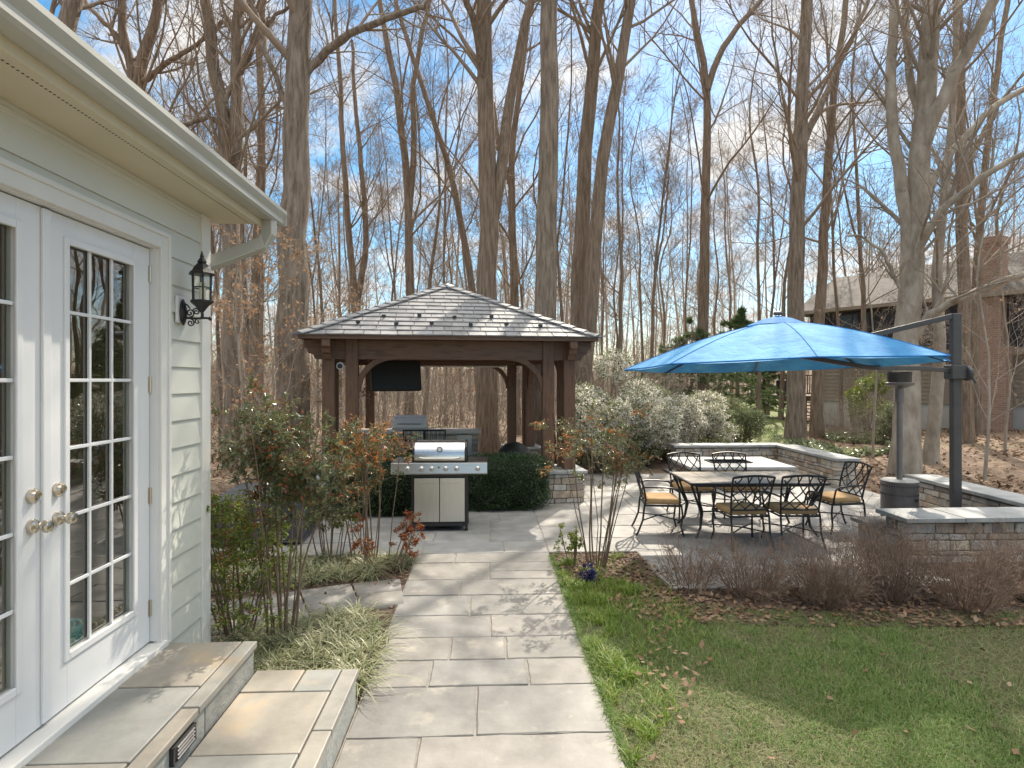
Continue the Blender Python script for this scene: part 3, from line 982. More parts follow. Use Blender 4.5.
for k in range(4):
    Rk = Matrix.Rotation(k * math.pi / 2, 3, 'Z')
    def P(u, v, n):
        base = Vector((u, -EV + run * v / SL, RZ0 + .02 + rise * v / SL)) + nrm * n
        return Rk @ base
    ex = (SL - .02) / NR
    for i in range(NR):
        v0, v1 = i * ex - .03, (i + 1) * ex + .05
        w0, w1 = EV * (1 - v0 / SL) + .01, EV * max(1 - v1 / SL, 0) + .01
        u = -w0 - r.uniform(0, .2)
        while u < w0:
            w = r.uniform(.24, .33)
            a, c_ = u + .003, u + w - .003
            a += .003; c_ -= .003
            q = [(max(a, -w0), v0), (min(c_, w0), v0), (min(max(c_, -w1), w1), v1), (max(min(a, w1), -w1), v1)]
            if q[1][0] - q[0][0] > .02:
                n0, n1 = .026 + r.uniform(0, .006), .004
                top = [P(q[0][0], q[0][1], n0), P(q[1][0], q[1][1], n0), P(q[2][0], q[2][1], n1), P(q[3][0], q[3][1], n1)]
                bot = [P(q[0][0], q[0][1], n0 - .02), P(q[1][0], q[1][1], n0 - .02), P(q[2][0], q[2][1], n1 - .003), P(q[3][0], q[3][1], n1 - .003)]
                b.add(top + bot, [(0, 1, 2, 3), (4, 5, 1, 0), (5, 6, 2, 1), (7, 4, 0, 3)])
            u += w
b.build('slates', m_slate, roof)
b = MB()
for k in range(4):
    Rk = Matrix.Rotation(k * math.pi / 2, 3, 'Z')
    a = Vector((-EV, -EV, RZ0 + .02)); e = Vector((0, 0, RZ1))
    d = (e - a)
    for i in range(15):
        p0, p1 = a + d * (i / 15 - .004), a + d * ((i + 1.25) / 15 if i < 14 else 1)
        s = d.cross(Vector((0, 0, 1))).normalized()
        up = Vector((0, 0, 1))
        for sg in (-1, 1):
            q = [p0 + up * .06, p0 + s * sg * .14 + up * .028 * .9, p1 + s * sg * .14 + up * .0, p1 + up * .03]
            qq = [x - up * .018 for x in q]
            b.add([Rk @ x for x in q + qq], [(0, 1, 2, 3), (0, 4, 5, 1), (1, 5, 6, 2), (4, 7, 6, 5)])
b.lathe([(.16, RZ1 - .03), (.17, RZ1 + .0), (.12, RZ1 + .03), (.02, RZ1 + .045)], 4)
b.build('hip_caps', m_slate, roof)
for k in range(4):
    for i, (u, v) in enumerate([(-1.55, .42), (-.93, .36), (-.35, .42), (.3, .36), (.92, .42), (1.5, .36), (-1.15, .72), (-.55, .78), (.05, .72), (.7, .78)][: (10 if k == 0 else 6)]):
        b = MB()
        y, z = -EV + run * v / SL, RZ0 + .05 + rise * v / SL
        b.bar((u, y - .03, z), (u, y + .12, z + .058), .035, .006)
        b.box(u - .035, u + .035, y - .035, y - .028, z - .0, z + .05)
        o = b.build('snow_guard', m_gblack, roof)
        o.rotation_euler = (0, 0, k * math.pi / 2)
b = MB(); b.box(-1.4, 1.4, -.05, .05, 2.42, 2.47)
b.build('tie_beam', m_timber_h, gaz, bevel=.006)
b = MB(); b.tube([(-1.5, H - .22, BZ0 - .02), (1.5, H - .22, BZ0 - .02)], .022, 8)
b.build('trim_strip', m_trim, gaz)  # thin pale strip below the back beam

# things in and on the gazebo
gx, gy = gw(-1.85, -2.02)
sc_ = thing('security_camera', 'small round white security camera between the gazebo corner posts', 'camera', (gx + .01, gy, 2.33), GA)
b = MB(); b.lathe([(.05, .07), (.062, 0), (.062, -.05), (.05, -.06), (.044, -.062)], 18, axis='y'); b.build('housing', m_white, sc_, smooth=True)
b = MB(); b.lathe([(.043, -.061), (.043, -.066), (.02, -.067)], 18, axis='y'); b.build('lens', m_gblack, sc_)
b = MB(); b.tube([(0, .05, 0), (0, .09, .04), (-.06, .12, .05)], .012, 8); b.build('mount', m_white, sc_)
tv = thing('outdoor_television', 'outdoor television under a black cover hanging inside the gazebo', 'television', site3(396, 376, 11.2), GA)
b = MB(); b.obox((0, 0, 0), (.92, .12, .56), (-.22, 0, .25)); b.build('screen_cover', m_tvcover, tv, bevel=.03, seg=3)
b = MB(); b.obox((-.05, .09, .02), (.3, .06, .25), (-.22, 0, .25)); b.tube([(-.05, .1, .1), (-.05, .16, .3), (-.05, .16, .62)], .03, 10); b.build('ceiling_mount', m_gblack, tv)
# bar counter with a built-in grill
bx0, by = site(352, 13.0)
bx1, _ = site(481, 13.1)
bar = thing('bar_counter', 'stone faced outdoor bar counter with pale top inside the gazebo', 'counter', ((bx0 + bx1) / 2, by, 0))
bw = (bx1 - bx0) / 2
b = MB()
r = random.Random(9)
z = 0
while z < .98:
    h = min(r.uniform(.07, .14), .985 - z)
    x = -bw + .06
    while x < bw - .07:
        w = min(r.uniform(.14, .36), bw - .06 - x)
        if not (bw - .48 < x + w / 2 < bw - .2 and z > .3):
            b.box(x + .004, x + w - .004, -.3 - r.uniform(0, .015), -.2, z + .004, z + h - .004)
        x += w
    b.box(bw - .16, bw - .06 + r.uniform(0, .01), -.26, .3, z + .004, z + h - .004)
    z += h
b.box(-bw + .06, bw - .1, -.24, .3, 0, .98)
b.build('stone_base', m_wallstone, bar, bevel=.01)
b = MB(); b.box(-bw, bw, -.38, .4, .985, 1.04); b.build('counter_top', mat('granite_top', [(.5, .47, .42), (.62, .59, .54), (.36, .33, .29)], .3, 40), bar, bevel=.008)
b = MB(); b.box(bw - .5, bw - .19, -.325, -.29, .32, .95); b.build('cabinet_door', m_steelwarm, bar, bevel=.004)
gx, gy = site(410.5, 13.2)
bg_ = thing('built_in_grill', 'pale steel built-in grill hood on top of the bar counter', 'grill', (gx, gy, 1.04))
b = MB(); b.extrude([(-.34, -.2, .04), (-.34, -.22, .14), (-.34, -.14, .26), (-.34, .1, .3), (-.34, .22, .22), (-.34, .22, .04)], (.68, 0, 0)); b.build('hood', mat('hood_steel', [(.78, .78, .79), (.84, .84, .84)], .5, 4, metal=.15), bg_, bevel=.015)
b = MB(); b.box(-.36, .36, -.24, .24, 0, .045); b.build('base', m_steel, bg_, bevel=.004)
b = MB(); b.tube([(-.25, -.25, .13), (.25, -.25, .13)], .011, 8); b.box(-.2, -.18, -.25, -.2, .12, .14); b.box(.18, .2, -.25, -.2, .12, .14); b.build('handle', m_steel, bg_)
def stool(px, lbl):
    x, y = site(px, 12.15)
    s = thing('bar_stool', lbl, 'bar stool', (x, y, 0), 0, 'black bar stools at the stone bar')
    b = MB(); b.tube([(-.19, -.18, .7), (-.21, -.22, 1.13)], .014, 6); b.tube([(.19, -.18, .7), (.21, -.22, 1.13)], .014, 6)
    b.box(-.215, .215, -.235, -.215, 1.1, 1.135); b.box(-.205, .205, -.215, -.195, .9, .925)
    bf = b.build('back_frame', m_black, s)
    b = MB()
    for i in range(9):
        x = -.17 + i * .0425
        b.tube([(x, -.208, .91), (x + .01 * (-1) ** i, -.226, 1.11)], .006, 5)
    b.build('back_bars', m_black, bf)
    b = MB(); b.box(-.21, .21, -.2, .2, .68, .74); b.build('seat', m_gblack, s, bevel=.02)
    for sx in (-1, 1):
        for sy in (-1, 1):
            b = MB(); b.tube([(sx * .18, sy * .17, .69), (sx * .23, sy * .22, 0)], .013, 6); b.build('leg', m_black, s)
    b = MB(); b.tube([(-.21, -.2, .3), (.21, -.2, .3), (.21, .2, .3), (-.21, .2, .3), (-.21, -.2, .3)], .009, 6); b.build('footrest', m_black, s)
stool(415.5, 'black iron bar stool below the built-in grill hood')
stool(435.5, 'black iron bar stool behind the right half of the gas grill lid')
gx, gy = site(514, 11.9)
cc = thing('covered_chair', 'round lounge chair under a black cover inside the gazebo', 'chair', (gx, gy, 0))
b = MB(); b.lathe([(.33, .0), (.35, .12), (.36, .4), (.34, .6), (.28, .76), (.17, .86), (.05, .9)], 20)
o = b.build('fabric_cover', m_tvcover, cc, smooth=True)
b = MB(); b.lathe([(.36, .02), (.37, .03), (.37, .05), (.36, .06)], 20, cap=False); b.build('hem_cord', m_gblack, cc)
# low boxy furniture under a cover, left of the gazebo
bx = thing('covered_furniture', 'low boxy patio furniture under a slate grey fabric cover', 'furniture', (-2.95, 8.45, 0), .06)
b = MB()
n = 12
for i in range(n + 1):
    pass
b.add([(-.62, -.6, .02), (.56, -.6, .02), (.58, .6, .02), (-.62, .62, .02), (-.56, -.55, .60), (.50, -.55, .62), (.52, .55, .63), (-.56, .56, .62)], [(3, 2, 1, 0), (4, 5, 6, 7), (0, 1, 5, 4), (1, 2, 6, 5), (2, 3, 7, 6), (3, 0, 4, 7)])
b.build('fabric_cover', m_cover, bx, bevel=.05, seg=4, smooth=True)
b = MB(); b.tube([(-.63, -.61, .05), (.57, -.61, .05), (.59, .61, .05), (-.63, .63, .05), (-.63, -.61, .05)], .012, 6); b.build('drawstring_hem', m_cover, bx)

# ------------------------------------------------------------------ gas grill
gx, gy = site(441, 8.75)
gg = thing('gas_grill', 'stainless steel gas grill on a wheeled cart in front of the boxwoods', 'grill', (gx, gy, 0))
KW = .37
b = MB()
for sx in (-1, 1):
    b.box(sx * KW - .02, sx * KW + .02, -.26, -.22, .07, .80); b.box(sx * KW - .02, sx * KW + .02, .22, .26, .07, .80)
    b.box(sx * KW - .012, sx * KW + .012, -.22, .22, .1, .8)
b.box(-KW + .02, KW - .02, -.26, .26, .07, .13); b.box(-KW + .02, KW - .02, .235, .255, .13, .8); b.box(-KW + .02, KW - .02, -.25, -.23, .745, .80)
b.build('cart', m_gblack, gg, bevel=.004)
for sx in (-1, 1):
    b = MB(); x0, x1 = sorted((sx * .004, sx * (KW - .022))); b.box(x0, x1, -.275, -.245, .135, .74)
    d = b.build('door', m_steelwarm, gg, bevel=.004)
    b = MB(); b.box(sx * .03 if sx > 0 else -.27, .27 if sx > 0 else -.03, -.279, -.27, .665, .685); b.build('handle', m_steel, d, bevel=.003)
b = MB(); b.extrude([(-.66, -.33, .80), (-.66, -.35, .815), (-.66, -.325, .955), (-.66, -.27, .965), (-.66, -.27, .80)], (1.32, 0, 0))
cp = b.build('control_panel', m_steel, gg, bevel=.003)
for x in (-.43, -.24, -.10, .09, .24, .53):
    b = MB(); b.lathe([(.036, 0), (.036, -.006), (.027, -.012), (.025, -.036), (.02, -.04), (.005, -.041)], 18, (x, -.335, .878), 'y'); b.box(x - .004, x + .004, -.379, -.372, .86, .9)
    b.build('knob', m_steel, cp, smooth=True)
b = MB(); b.lathe([(.012, 0), (.012, -.01), (.004, -.012)], 10, (-.005, -.337, .9), 'y'); b.build('ignition_button', m_gblack, cp)
for sx in (-1, 1):
    b = MB(); x0, x1 = sorted((sx * .385, sx * .66)); b.box(x0, x1, -.27, .26, .945, .968); b.box(x0, x1, .24, .26, .84, .945); b.build('side_shelf', m_gblack if sx > 0 else m_darkgrey, gg, bevel=.004)
b = MB(); b.box(-.375, .375, -.27, .26, .80, .985); b.build('firebox', m_gblack, gg, bevel=.004)
b = MB(); prof = [(-.28, .985), (-.285, 1.04), (-.25, 1.16), (-.17, 1.225), (.05, 1.24), (.18, 1.2), (.25, 1.1), (.26, .985)]
b.extrude([(-.345, y, z) for y, z in prof], (.69, 0, 0)); lid = b.build('lid', mat('lid_steel', [(.6, .6, .6), (.68, .68, .67)], .24, 3, (1, 1, 1), metal=1), gg, smooth=True)
for sx in (-1, 1):
    b = MB(); b.extrude([(sx * .345, y * 1.02, z if z < 1 else z + .006) for y, z in prof], (sx * .03, 0, 0)); b.build('lid_end', m_gblack, lid)
b = MB(); b.tube([(-.28, -.285, 1.02), (-.27, -.325, 1.025), (-.2, -.345, 1.02), (.2, -.345, 1.02), (.27, -.325, 1.025), (.28, -.285, 1.02)], .012, 10); b.build('handle', m_steel, lid, smooth=True)
b = MB(); b.lathe([(.04, 0), (.042, -.008), (.036, -.014), (.03, -.012)], 20, (0, -.262, 1.14), 'y'); o = b.build('thermometer', m_gblack, lid)
b = MB(); b.lathe([(.03, -.0125), (.001, -.013)], 20, (0, -.262, 1.14), 'y'); b.build('dial', m_white, o)
for sx in (-1, 1):
    for sy in (-1, 1):
        b = MB(); b.lathe([(.015, -.022), (.035, -.02), (.038, 0), (.035, .02), (.015, .022)], 14, (sx * (KW - .0), sy * .22, .038), 'x'); b.box(sx * KW - .012, sx * KW + .012, sy * .22 - .012, sy * .22 + .012, .06, .1); b.build('caster', m_gblack, gg)

# ------------------------------------------------------------------ dining set
TX0, TX1, TY0, TY1 = 2.70, 4.55, 7.9, 8.95
tab = thing('dining_table', 'rectangular dining table with pale mottled top and curved black legs', 'table', ((TX0 + TX1) / 2, (TY0 + TY1) / 2, 0), -.02)
tw, td = (TX1 - TX0) / 2, (TY1 - TY0) / 2
b = MB()
for i in range(6):
    for j in range(3):
        b.box(-tw + .021 + i * (2 * tw - .042) / 6 + .002, -tw + .021 + (i + 1) * (2 * tw - .042) / 6 - .002, -td + .021 + j * (2 * td - .042) / 3 + .002, -td + .021 + (j + 1) * (2 * td - .042) / 3 - .002, .715, .742)
b.build('tabletop', m_tabletop, tab, bevel=.003)
b = MB()
b.box(-tw, tw, -td, -td + .02, .712, .739); b.box(-tw, tw, td - .02, td, .712, .739); b.box(-tw, -tw + .02, -td + .02, td - .02, .712, .739); b.box(tw - .02, tw, -td + .02, td - .02, .712, .739)
b.box(-tw + .02, tw - .02, -td + .02, td - .02, .70, .714); b.box(-tw + .14, tw - .14, -td + .14, -td + .16, .67, .70); b.box(-tw + .14, tw - .14, td - .16, td - .14, .67, .70)
b.build('table_frame', m_black, tab, bevel=.004)
for sx in (-1, 1):
    for sy in (-1, 1):
        b = MB(); cx_, cy_ = sx * (tw - .16), sy * (td - .16)
        for o_ in (-.02, .045):
            b.tube([(cx_ + sx * (.08 + o_), cy_ + sy * (.06), .70), (cx_ + sx * (.02 + o_ * .6), cy_, .52), (cx_ - sx * (.05 - o_ * .3), cy_ - sy * .05, .32), (cx_ - sx * .02, cy_ - sy * .02, .12), (cx_ + sx * .06, cy_ + sy * .05, .0)], .016, 8)
        b.tube([(cx_ - sx * .04, cy_ - sy * .04, .33), (cx_ - sx * .3, cy_ - sy * .2, .30)], .011, 8)
        b.build('leg', m_black, tab, smooth=True)
b = MB(); b.tube([(-tw + .45, -.2, .30), (0, -.05, .28), (tw - .45, -.2, .30)], .011, 8); b.tube([(-tw + .45, .2, .30), (0, .05, .28), (tw - .45, .2, .30)], .011, 8)
b.build('stretcher', m_black, tab, smooth=True)

def back_pt(u, v):
    """u across -1..1, v up the back 0..1"""
    w = .235 + .03 * v
    return (u * w, -.225 - .05 * v - .075 * v * v + .035 * (u * u - 1) * -1 * -1, .46 + .44 * v)
def make_chair():
    c = thing('dining_chair', 'x', 'chair', (0, 0, 0), 0, 'black lattice back chairs around the dining table')
    b = MB()
    for s in (-1, 1):
        b.tube([back_pt(s, v / 6) for v in range(7)], .0125, 8)
    b.tube([(p[0], p[1], p[2] + .028 * (1 - (i / 6 - 1) ** 2)) for i in range(13) for p in [back_pt(i / 6 - 1, 1)]], .0145, 8)
    b.tube([back_pt(i / 4 - 1, .06) for i in range(9)], .011, 8)
    b.build('back_frame', m_black, c, smooth=True)
    b = MB()
    def arc(u0, v0, u1, v1, bow):
        pts = []
        for i in range(9):
            t = i / 8
            p = back_pt(u0 + (u1 - u0) * t + bow * math.sin(math.pi * t), v0 + (v1 - v0) * t)
            pts.append((p[0], p[1] + .004 * math.sin(3 * math.pi * t), p[2] + (.02 * (1 - (u1) ** 2) if v1 > .95 and i == 8 else 0)))
        return pts
    for s in (-1, 1):
        for (u0, v0, u1, v1, bw_) in ((-.95, .08, .35, 1, .22), (-.4, .06, .9, .92, .2), (-.98, .45, -.15, 1.0, .12), (.2, .06, .97, .55, .12), (-.97, .75, -.6, 1, .04)):
            b.tube(arc(s * u0, v0, s * u1, v1, s * bw_), .0085, 6)
    b.build('back_lattice', m_black, c, smooth=True)
    b = MB(); b.tube([(-.25, -.235, .40), (.25, -.235, .40), (.265, .24, .40), (-.265, .24, .40), (-.25, -.235, .40)], .013, 8)
    for k in range(5):
        b.tube([(-.2 + k * .1, -.235, .4), (-.2 + k * .1, .24, .4)], .007, 6)
    b.build('seat_frame', m_black, c, smooth=True)
    b = MB(); b.add([(-.245, -.22, .415), (.245, -.22, .415), (.26, .245, .415), (-.26, .245, .415), (-.23, -.205, .495), (.23, -.205, .495), (.245, .23, .49), (-.245, .23, .49), (0, 0, .505), ],
                    [(3, 2, 1, 0), (4, 5, 8), (5, 6, 8), (6, 7, 8), (7, 4, 8), (0, 1, 5, 4), (1, 2, 6, 5), (2, 3, 7, 6), (3, 0, 4, 7)])
    cu = b.build('cushion', m_cush, c, bevel=.028, seg=4, smooth=True)
    b = MB(); b.tube([(-.247, -.222, .45), (.247, -.222, .45), (.262, .247, .45), (-.262, .247, .45), (-.247, -.222, .45)], .006, 6)
    b.build('piping', m_cush, cu)
    for s in (-1, 1):
        b = MB(); b.tube([(s * .24, -.235, .46), (s * .245, -.25, .38), (s * .245, -.27, .2), (s * .26, -.33, .05), (s * .265, -.36, 0)], .0135, 8); b.build('leg', m_black, c, smooth=True)
        b = MB(); b.tube([(s * .265, .24, .41), (s * .27, .255, .28), (s * .26, .235, .12), (s * .28, .27, .0)], .0135, 8); b.build('leg', m_black, c, smooth=True)
        b = MB(); b.tube([back_pt(s * 1.0, .42), (s * .285, -.16, .655), (s * .3, .02, .655), (s * .3, .16, .64), (s * .295, .21, .60), (s * .275, .22, .5), (s * .265, .22, .41)], .0125, 8); b.build('armrest', m_black, c, smooth=True)
    b = MB(); b.tube([(-.245, -.27, .2), (0, -.03, .22), (.26, .24, .2)], .009, 6); b.tube([(.245, -.27, .2), (0, -.03, .22), (-.26, .24, .2)], .009, 6); b.build('stretcher', m_black, c, smooth=True)
    return c
ch0 = make_chair()
spots = [(3.27, 7.72, .04, 'black lattice chair with its back to the bare shrubs, nearer the walkway'),
         (3.93, 7.72, -.05, 'black lattice chair with its back to the bare shrubs, nearer the patio heater'),
         (3.18, 9.38, math.pi + .02, 'black lattice chair between table and fire pit, nearer the evergreen shrubs'),
         (3.90, 9.38, math.pi - .05, 'black lattice chair between table and fire pit, nearer the umbrella pole'),
         (2.42, 8.42, -math.pi / 2 - .12, 'black lattice chair at the table end facing the umbrella pole'),
         (4.92, 8.42, math.pi / 2 + .1, 'black lattice chair at the table end next to the patio heater')]
for i, (x, y, a, l) in enumerate(spots):
    o = ch0 if i == 0 else copy_tree(ch0)
    o.location = (x, y, 0)
    o.rotation_euler = (0, 0, a)
    o['label'] = l

# ------------------------------------------------------------------ cantilever umbrella
UC = Vector((3.72, 7.65, 0))
um = thing('cantilever_umbrella', 'blue octagonal cantilever umbrella open over the dining table', 'umbrella', UC)
UR = 1.93
HUBZ, RIMZ = 2.87, 2.285
def rimz(x, y):
    return RIMZ - .028 * y + .018 * x
def rimp(k):
    a = math.radians(-15.5 + 45 * k)
    x, y = UR * math.cos(a), UR * math.sin(a)
    return Vector((x, y, rimz(x, y)))
V, F = [], []
NU, NVv = 8, 8
apex = Vector((0, 0, HUBZ))
for k in range(8):
    p, q = rimp(k), rimp(k + 1)
    b0 = len(V)
    for i in range(NVv + 1):
        t = i / NVv
        for j in range(NU + 1):
            s = j / NU
            e = p.lerp(q, s)
            pt = apex.lerp(e, t)
            edge = 4 * s * (1 - s)
            pt.z += .10 * math.sin(math.pi * t) * .6 - .035 * edge * t * math.sin(math.pi * min(t, 1) * .8)
            pt.x -= (e.x * .035) * edge * t * t
            pt.y -= (e.y * .035) * edge * t * t
            V.append(tuple(pt))
    for i in range(NVv):
        for j in range(NU):
            a = b0 + i * (NU + 1) + j
            F.append((a, a + NU + 1, a + NU + 2, a + 1))
cano = mesh_np('canopy', V, F, m_canopy, um, smooth=True)
b = MB()
for k in range(8):
    p, q = rimp(k), rimp(k + 1)
    for t, dz in ((1, 0),):
        m_ = (p + q) / 2
        m_.x *= .965; m_.y *= .965
        pts = [p, p.lerp(m_, .5) * 1.0, m_, m_.lerp(q, .5), q]
        b.tube([(x.x, x.y, x.z - .004) for x in pts], .008, 5)
b.build('hem', m_vent, cano)
b = MB()
for k in range(8):
    p = rimp(k)
    pts = []
    for i in range(2, 12):
        t = i / 11
        q = apex.lerp(p, t); q.z += .10 * math.sin(math.pi * t) * .6 + .002
        pts.append(q)
    b.tube(pts, .0045, 5)
b.build('seam', m_vent, cano)
b = MB()
vz = lambda t: HUBZ + .06 - t * .135
for k in range(8):
    a0, a1 = math.radians(-15.5 + 45 * k), math.radians(-15.5 + 45 * (k + 1))
    r0 = .38
    b.add([(0, 0, HUBZ + .05), (r0 * math.cos(a0) * .5, r0 * math.sin(a0) * .5, HUBZ + .006), (r0 * math.cos(a1) * .5, r0 * math.sin(a1) * .5, HUBZ + .006), (r0 * math.cos(a0), r0 * math.sin(a0), HUBZ - .072), (r0 * math.cos(a1), r0 * math.sin(a1), HUBZ - .072)], [(0, 1, 2), (1, 3, 4, 2)])
b.build('vent_cap', m_vent, cano)
b = MB(); b.lathe([(.05, HUBZ + .06), (.06, HUBZ + .075), (.05, HUBZ + .095), (.015, HUBZ + .11)], 14); b.build('finial', m_darkgrey, um, smooth=True)
b = MB(); b.lathe([(.05, HUBZ - .48), (.13, HUBZ - .46), (.13, HUBZ - .41), (.05, HUBZ - .38), (.03, HUBZ - .05)], 16); b.build('hub', m_darkgrey, um)
for k in range(8):
    p = rimp(k)
    b = MB()
    a = Vector((0, 0, HUBZ - .05))
    mid = apex.lerp(p, .5); mid.z += .03
    e = apex.lerp(p, .985); e.z -= .018
    b.sweep([a, mid, e], .02, .022)
    b.bar(Vector((p.x * .06, p.y * .06, HUBZ - .43)), apex.lerp(p, .55) + Vector((0, 0, .02)), .014, .018)
    b.build('rib', m_darkgrey, um)
mx, my = site(955.5, 8.75)
MT = EYE + (HOR - 313.5) / F_PX * 8.75
M0 = Vector((mx, my, 0)) - UC
b = MB(); b.box(M0.x - .064, M0.x + .064, M0.y - .045, M0.y + .045, .05, MT); b.build('mast', m_darkgrey, um, bevel=.012)
b = MB(); b.box(M0.x - .5, M0.x + .5, M0.y - .5, M0.y + .5, .0, .10); b.build('base', m_darkgrey, um, bevel=.03)
b = MB()
cz = EYE + (HOR - 372) / F_PX * 8.75
b.box(M0.x - .11, M0.x + .11, M0.y - .09, M0.y + .09, cz - .10, cz + .10)
b.lathe([(.1, -.03), (.11, -.01), (.11, .01), (.1, .03)], 14, (M0.x + .13, M0.y - .05, cz - .02), 'x')
b.bar((M0.x + .13, M0.y - .08, cz), (M0.x + .2, M0.y - .12, cz - .16), .03, .03)
b.build('crank_collar', m_darkgrey, um, bevel=.01)
a = Vector((M0.x - .05, M0.y, MT - .04)); e = Vector(site3(865, 337, 8.95)) - UC
b = MB(); b.sweep([a, e, e + (e - a) * .55 - Vector((0, 0, .02))], .05, .075); b.build('arm', m_darkgrey, um, bevel=.006)
b = MB(); b.sweep([(M0.x - .08, M0.y, cz + .02), (M0.x - .55, M0.y - .1, cz + .05), (1.5, .5, HUBZ - .60), (0.08, 0.02, HUBZ - .43)], .045, .06); b.build('boom', m_darkgrey, um, bevel=.006)

# ------------------------------------------------------------------ patio heater
hx, hy = site(899.5, 8.75)
ht = thing('patio_heater', 'dark column patio heater with perforated round tank housing', 'heater', (hx, hy, 0))
b = MB(); b.lathe([(.25, 0), (.25, .02), (.235, .03), (.235, .63), (.238, .635), (.238, .66), (.22, .668), (.05, .67)], 32); tk = b.build('tank_housing', m_heater, ht, smooth=True)
b = MB()
for row in (.24, .48, .6):
    for i in range(44):
        a = 2 * math.pi * i / 44
        b.obox((.2355 * math.cos(a), .2355 * math.sin(a), row), (.004, .008, .022), (0, 0, a))
b.box(.06, .11, -.238, -.232, .40, .44)
b.build('vent_slots', m_dark, tk)
b = MB(); b.lathe([(.24, .665), (.215, .68), (.05, .682)], 32); b.build('tank_lid', m_cap, tk)
b = MB(); b.tube([(0, 0, .66), (0, 0, 2.0)], .038, 14); b.tube([(0, 0, 1.78), (0, 0, 2.02)], .055, 14); b.build('pole', m_heater, ht, smooth=True)
b = MB(); b.lathe([(.06, 1.98), (.15, 2.02), (.18, 2.03), (.185, 2.06), (.16, 2.07)], 24); b.build('burner', m_heater, ht)
b = MB(); b.lathe([(.15, 2.07), (.155, 2.2), (.15, 2.215)], 24); b.build('emitter_screen', m_gblack, ht)

# ------------------------------------------------------------------ stone seat walls
def stone_wall(name, label, p0, p1, th, h, cap_over=.05, cap_t=.055, seed=1, caps=None, cat='seat wall'):
    p0, p1 = Vector((*p0, 0)), Vector((*p1, 0))
    L = (p1 - p0).length
    ang = math.atan2(p1.y - p0.y, p1.x - p0.x)
    t = thing(name, label, cat, p0, ang)
    r = random.Random(seed)
    b = MB()
    z = -.05
    while z < h - cap_t - .01:
        hh = min(r.uniform(.05, .14), h - cap_t - z - .002)
        if hh < .03: break
        for side in (0, 1):
            x = 0
            while x < L - .01:
                w = min(r.uniform(.1, .36), L - x)
                if L - x - w < .06: w = L - x
                e = r.uniform(-.012, .016)
                y0, y1 = (-th / 2 - e, -.02) if side == 0 else (.02, th / 2 + e)
                j = lambda: r.uniform(-.006, .006)
                x0, x1, z0, z1 = x + .005, x + w - .005, z + .005, z + hh - .004
                ex0 = -r.uniform(0, .015) if x == 0 else 0
                b.add([(x0 + ex0 + j(), y0 + j(), z0 + j()), (x1 + j(), y0 + j(), z0 + j()), (x1 + j(), y1, z0), (x0 + ex0, y1, z0), (x0 + ex0 + j(), y0 + j(), z1 + j()), (x1 + j(), y0 + j(), z1 + j()), (x1 + j(), y1, z1), (x0 + ex0, y1, z1)] if side == 0 else
                      [(x0 + ex0, y0, z0), (x1, y0, z0), (x1 + j(), y1 + j(), z0 + j()), (x0 + ex0 + j(), y1 + j(), z0 + j()), (x0 + ex0, y0, z1), (x1, y0, z1), (x1 + j(), y1 + j(), z1 + j()), (x0 + ex0 + j(), y1 + j(), z1 + j())],
                      [(3, 2, 1, 0), (4, 5, 6, 7), (0, 1, 5, 4), (1, 2, 6, 5), (2, 3, 7, 6), (3, 0, 4, 7)])
                x += w
        z += hh
    st = b.build('stonework', m_wallstone, t, bevel=.012)
    b = MB(); b.box(.03, L - .03, -th / 2 + .03, th / 2 - .03, -.05, h - cap_t - .002); b.build('mortar_core', m_mortar, st)
    b = MB()
    x = -cap_over
    while x < L + cap_over - .01:
        w = min(r.uniform(.7, 1.2), L + cap_over - x)
        if L + cap_over - x - w < .3: w = L + cap_over - x
        b.box(x + .003, x + w - .003, -th / 2 - cap_over, th / 2 + cap_over, h - cap_t, h + r.uniform(-.002, .002))
        x += w
    b.build('cap_slabs', m_cap, t, bevel=.007)
    return t
stone_wall('seat_wall', 'low stone seat wall with pale cap behind the fire pit', (4.42, 14.3), (7.0, 14.3), .4, .58, seed=2)
stone_wall('seat_wall', 'short stone seat wall running forward from the corner behind the fire pit', (7.02, 14.04), (6.98, 11.55), .4, .585, seed=5)
stone_wall('seat_wall', 'stone seat wall with long pale cap rising beyond the umbrella pole', (7.35, 10.05), (7.2, 7.5), .4, .5, seed=8)
stone_wall('seat_wall', 'broad bluestone capped seat wall behind the dark bare shrubs', (4.93, 7.15), (8.6, 7.15), .42, .5, cap_over=.08, seed=12)
st_ = thing('stone_ledge', 'small low stone ledge slab at the end of the broad bluestone wall', 'ledge', (4.8, 7.5, 0))
b = MB(); b.box(-.13, .36, -.17, .17, .3, .35); b.build('slab', m_step, st_, bevel=.008)
b = MB()
r = random.Random(2); z = 0
while z < .28:
    h = min(.09, .298 - z)
    b.box(-.05, .14, -.13, .13, z + .003, z + h - .003); b.box(.146, .33, -.13, .13, z + .003, z + h - .003); z += h
b.build('stonework', m_wallstone, st_, bevel=.01)
fp = thing('fire_pit', 'rectangular stone fire pit table with pale slab top and black pan', 'fire pit', (4.92, 12.25, 0), -.02)
b = MB(); r = random.Random(6); z = 0
while z < .37:
    h = min(r.uniform(.07, .12), .385 - z)
    for (y0, y1) in ((-.68, -.58), (.58, .68)):
        x = -.9
        while x < .9 - .01:
            w = min(r.uniform(.15, .35), .9 - x)
            b.box(x + .004, x + w - .004, y0 - r.uniform(0, .012), y1, z + .004, z + h - .004); x += w
    for (x0, x1) in ((-.92, -.8), (.8, .92)):
        b.box(x0, x1, -.57, -.1, z + .004, z + h - .004); b.box(x0, x1, -.09, .57, z + .004, z + h - .004)
    z += h
b.build('stonework', m_wallstone, fp, bevel=.01)
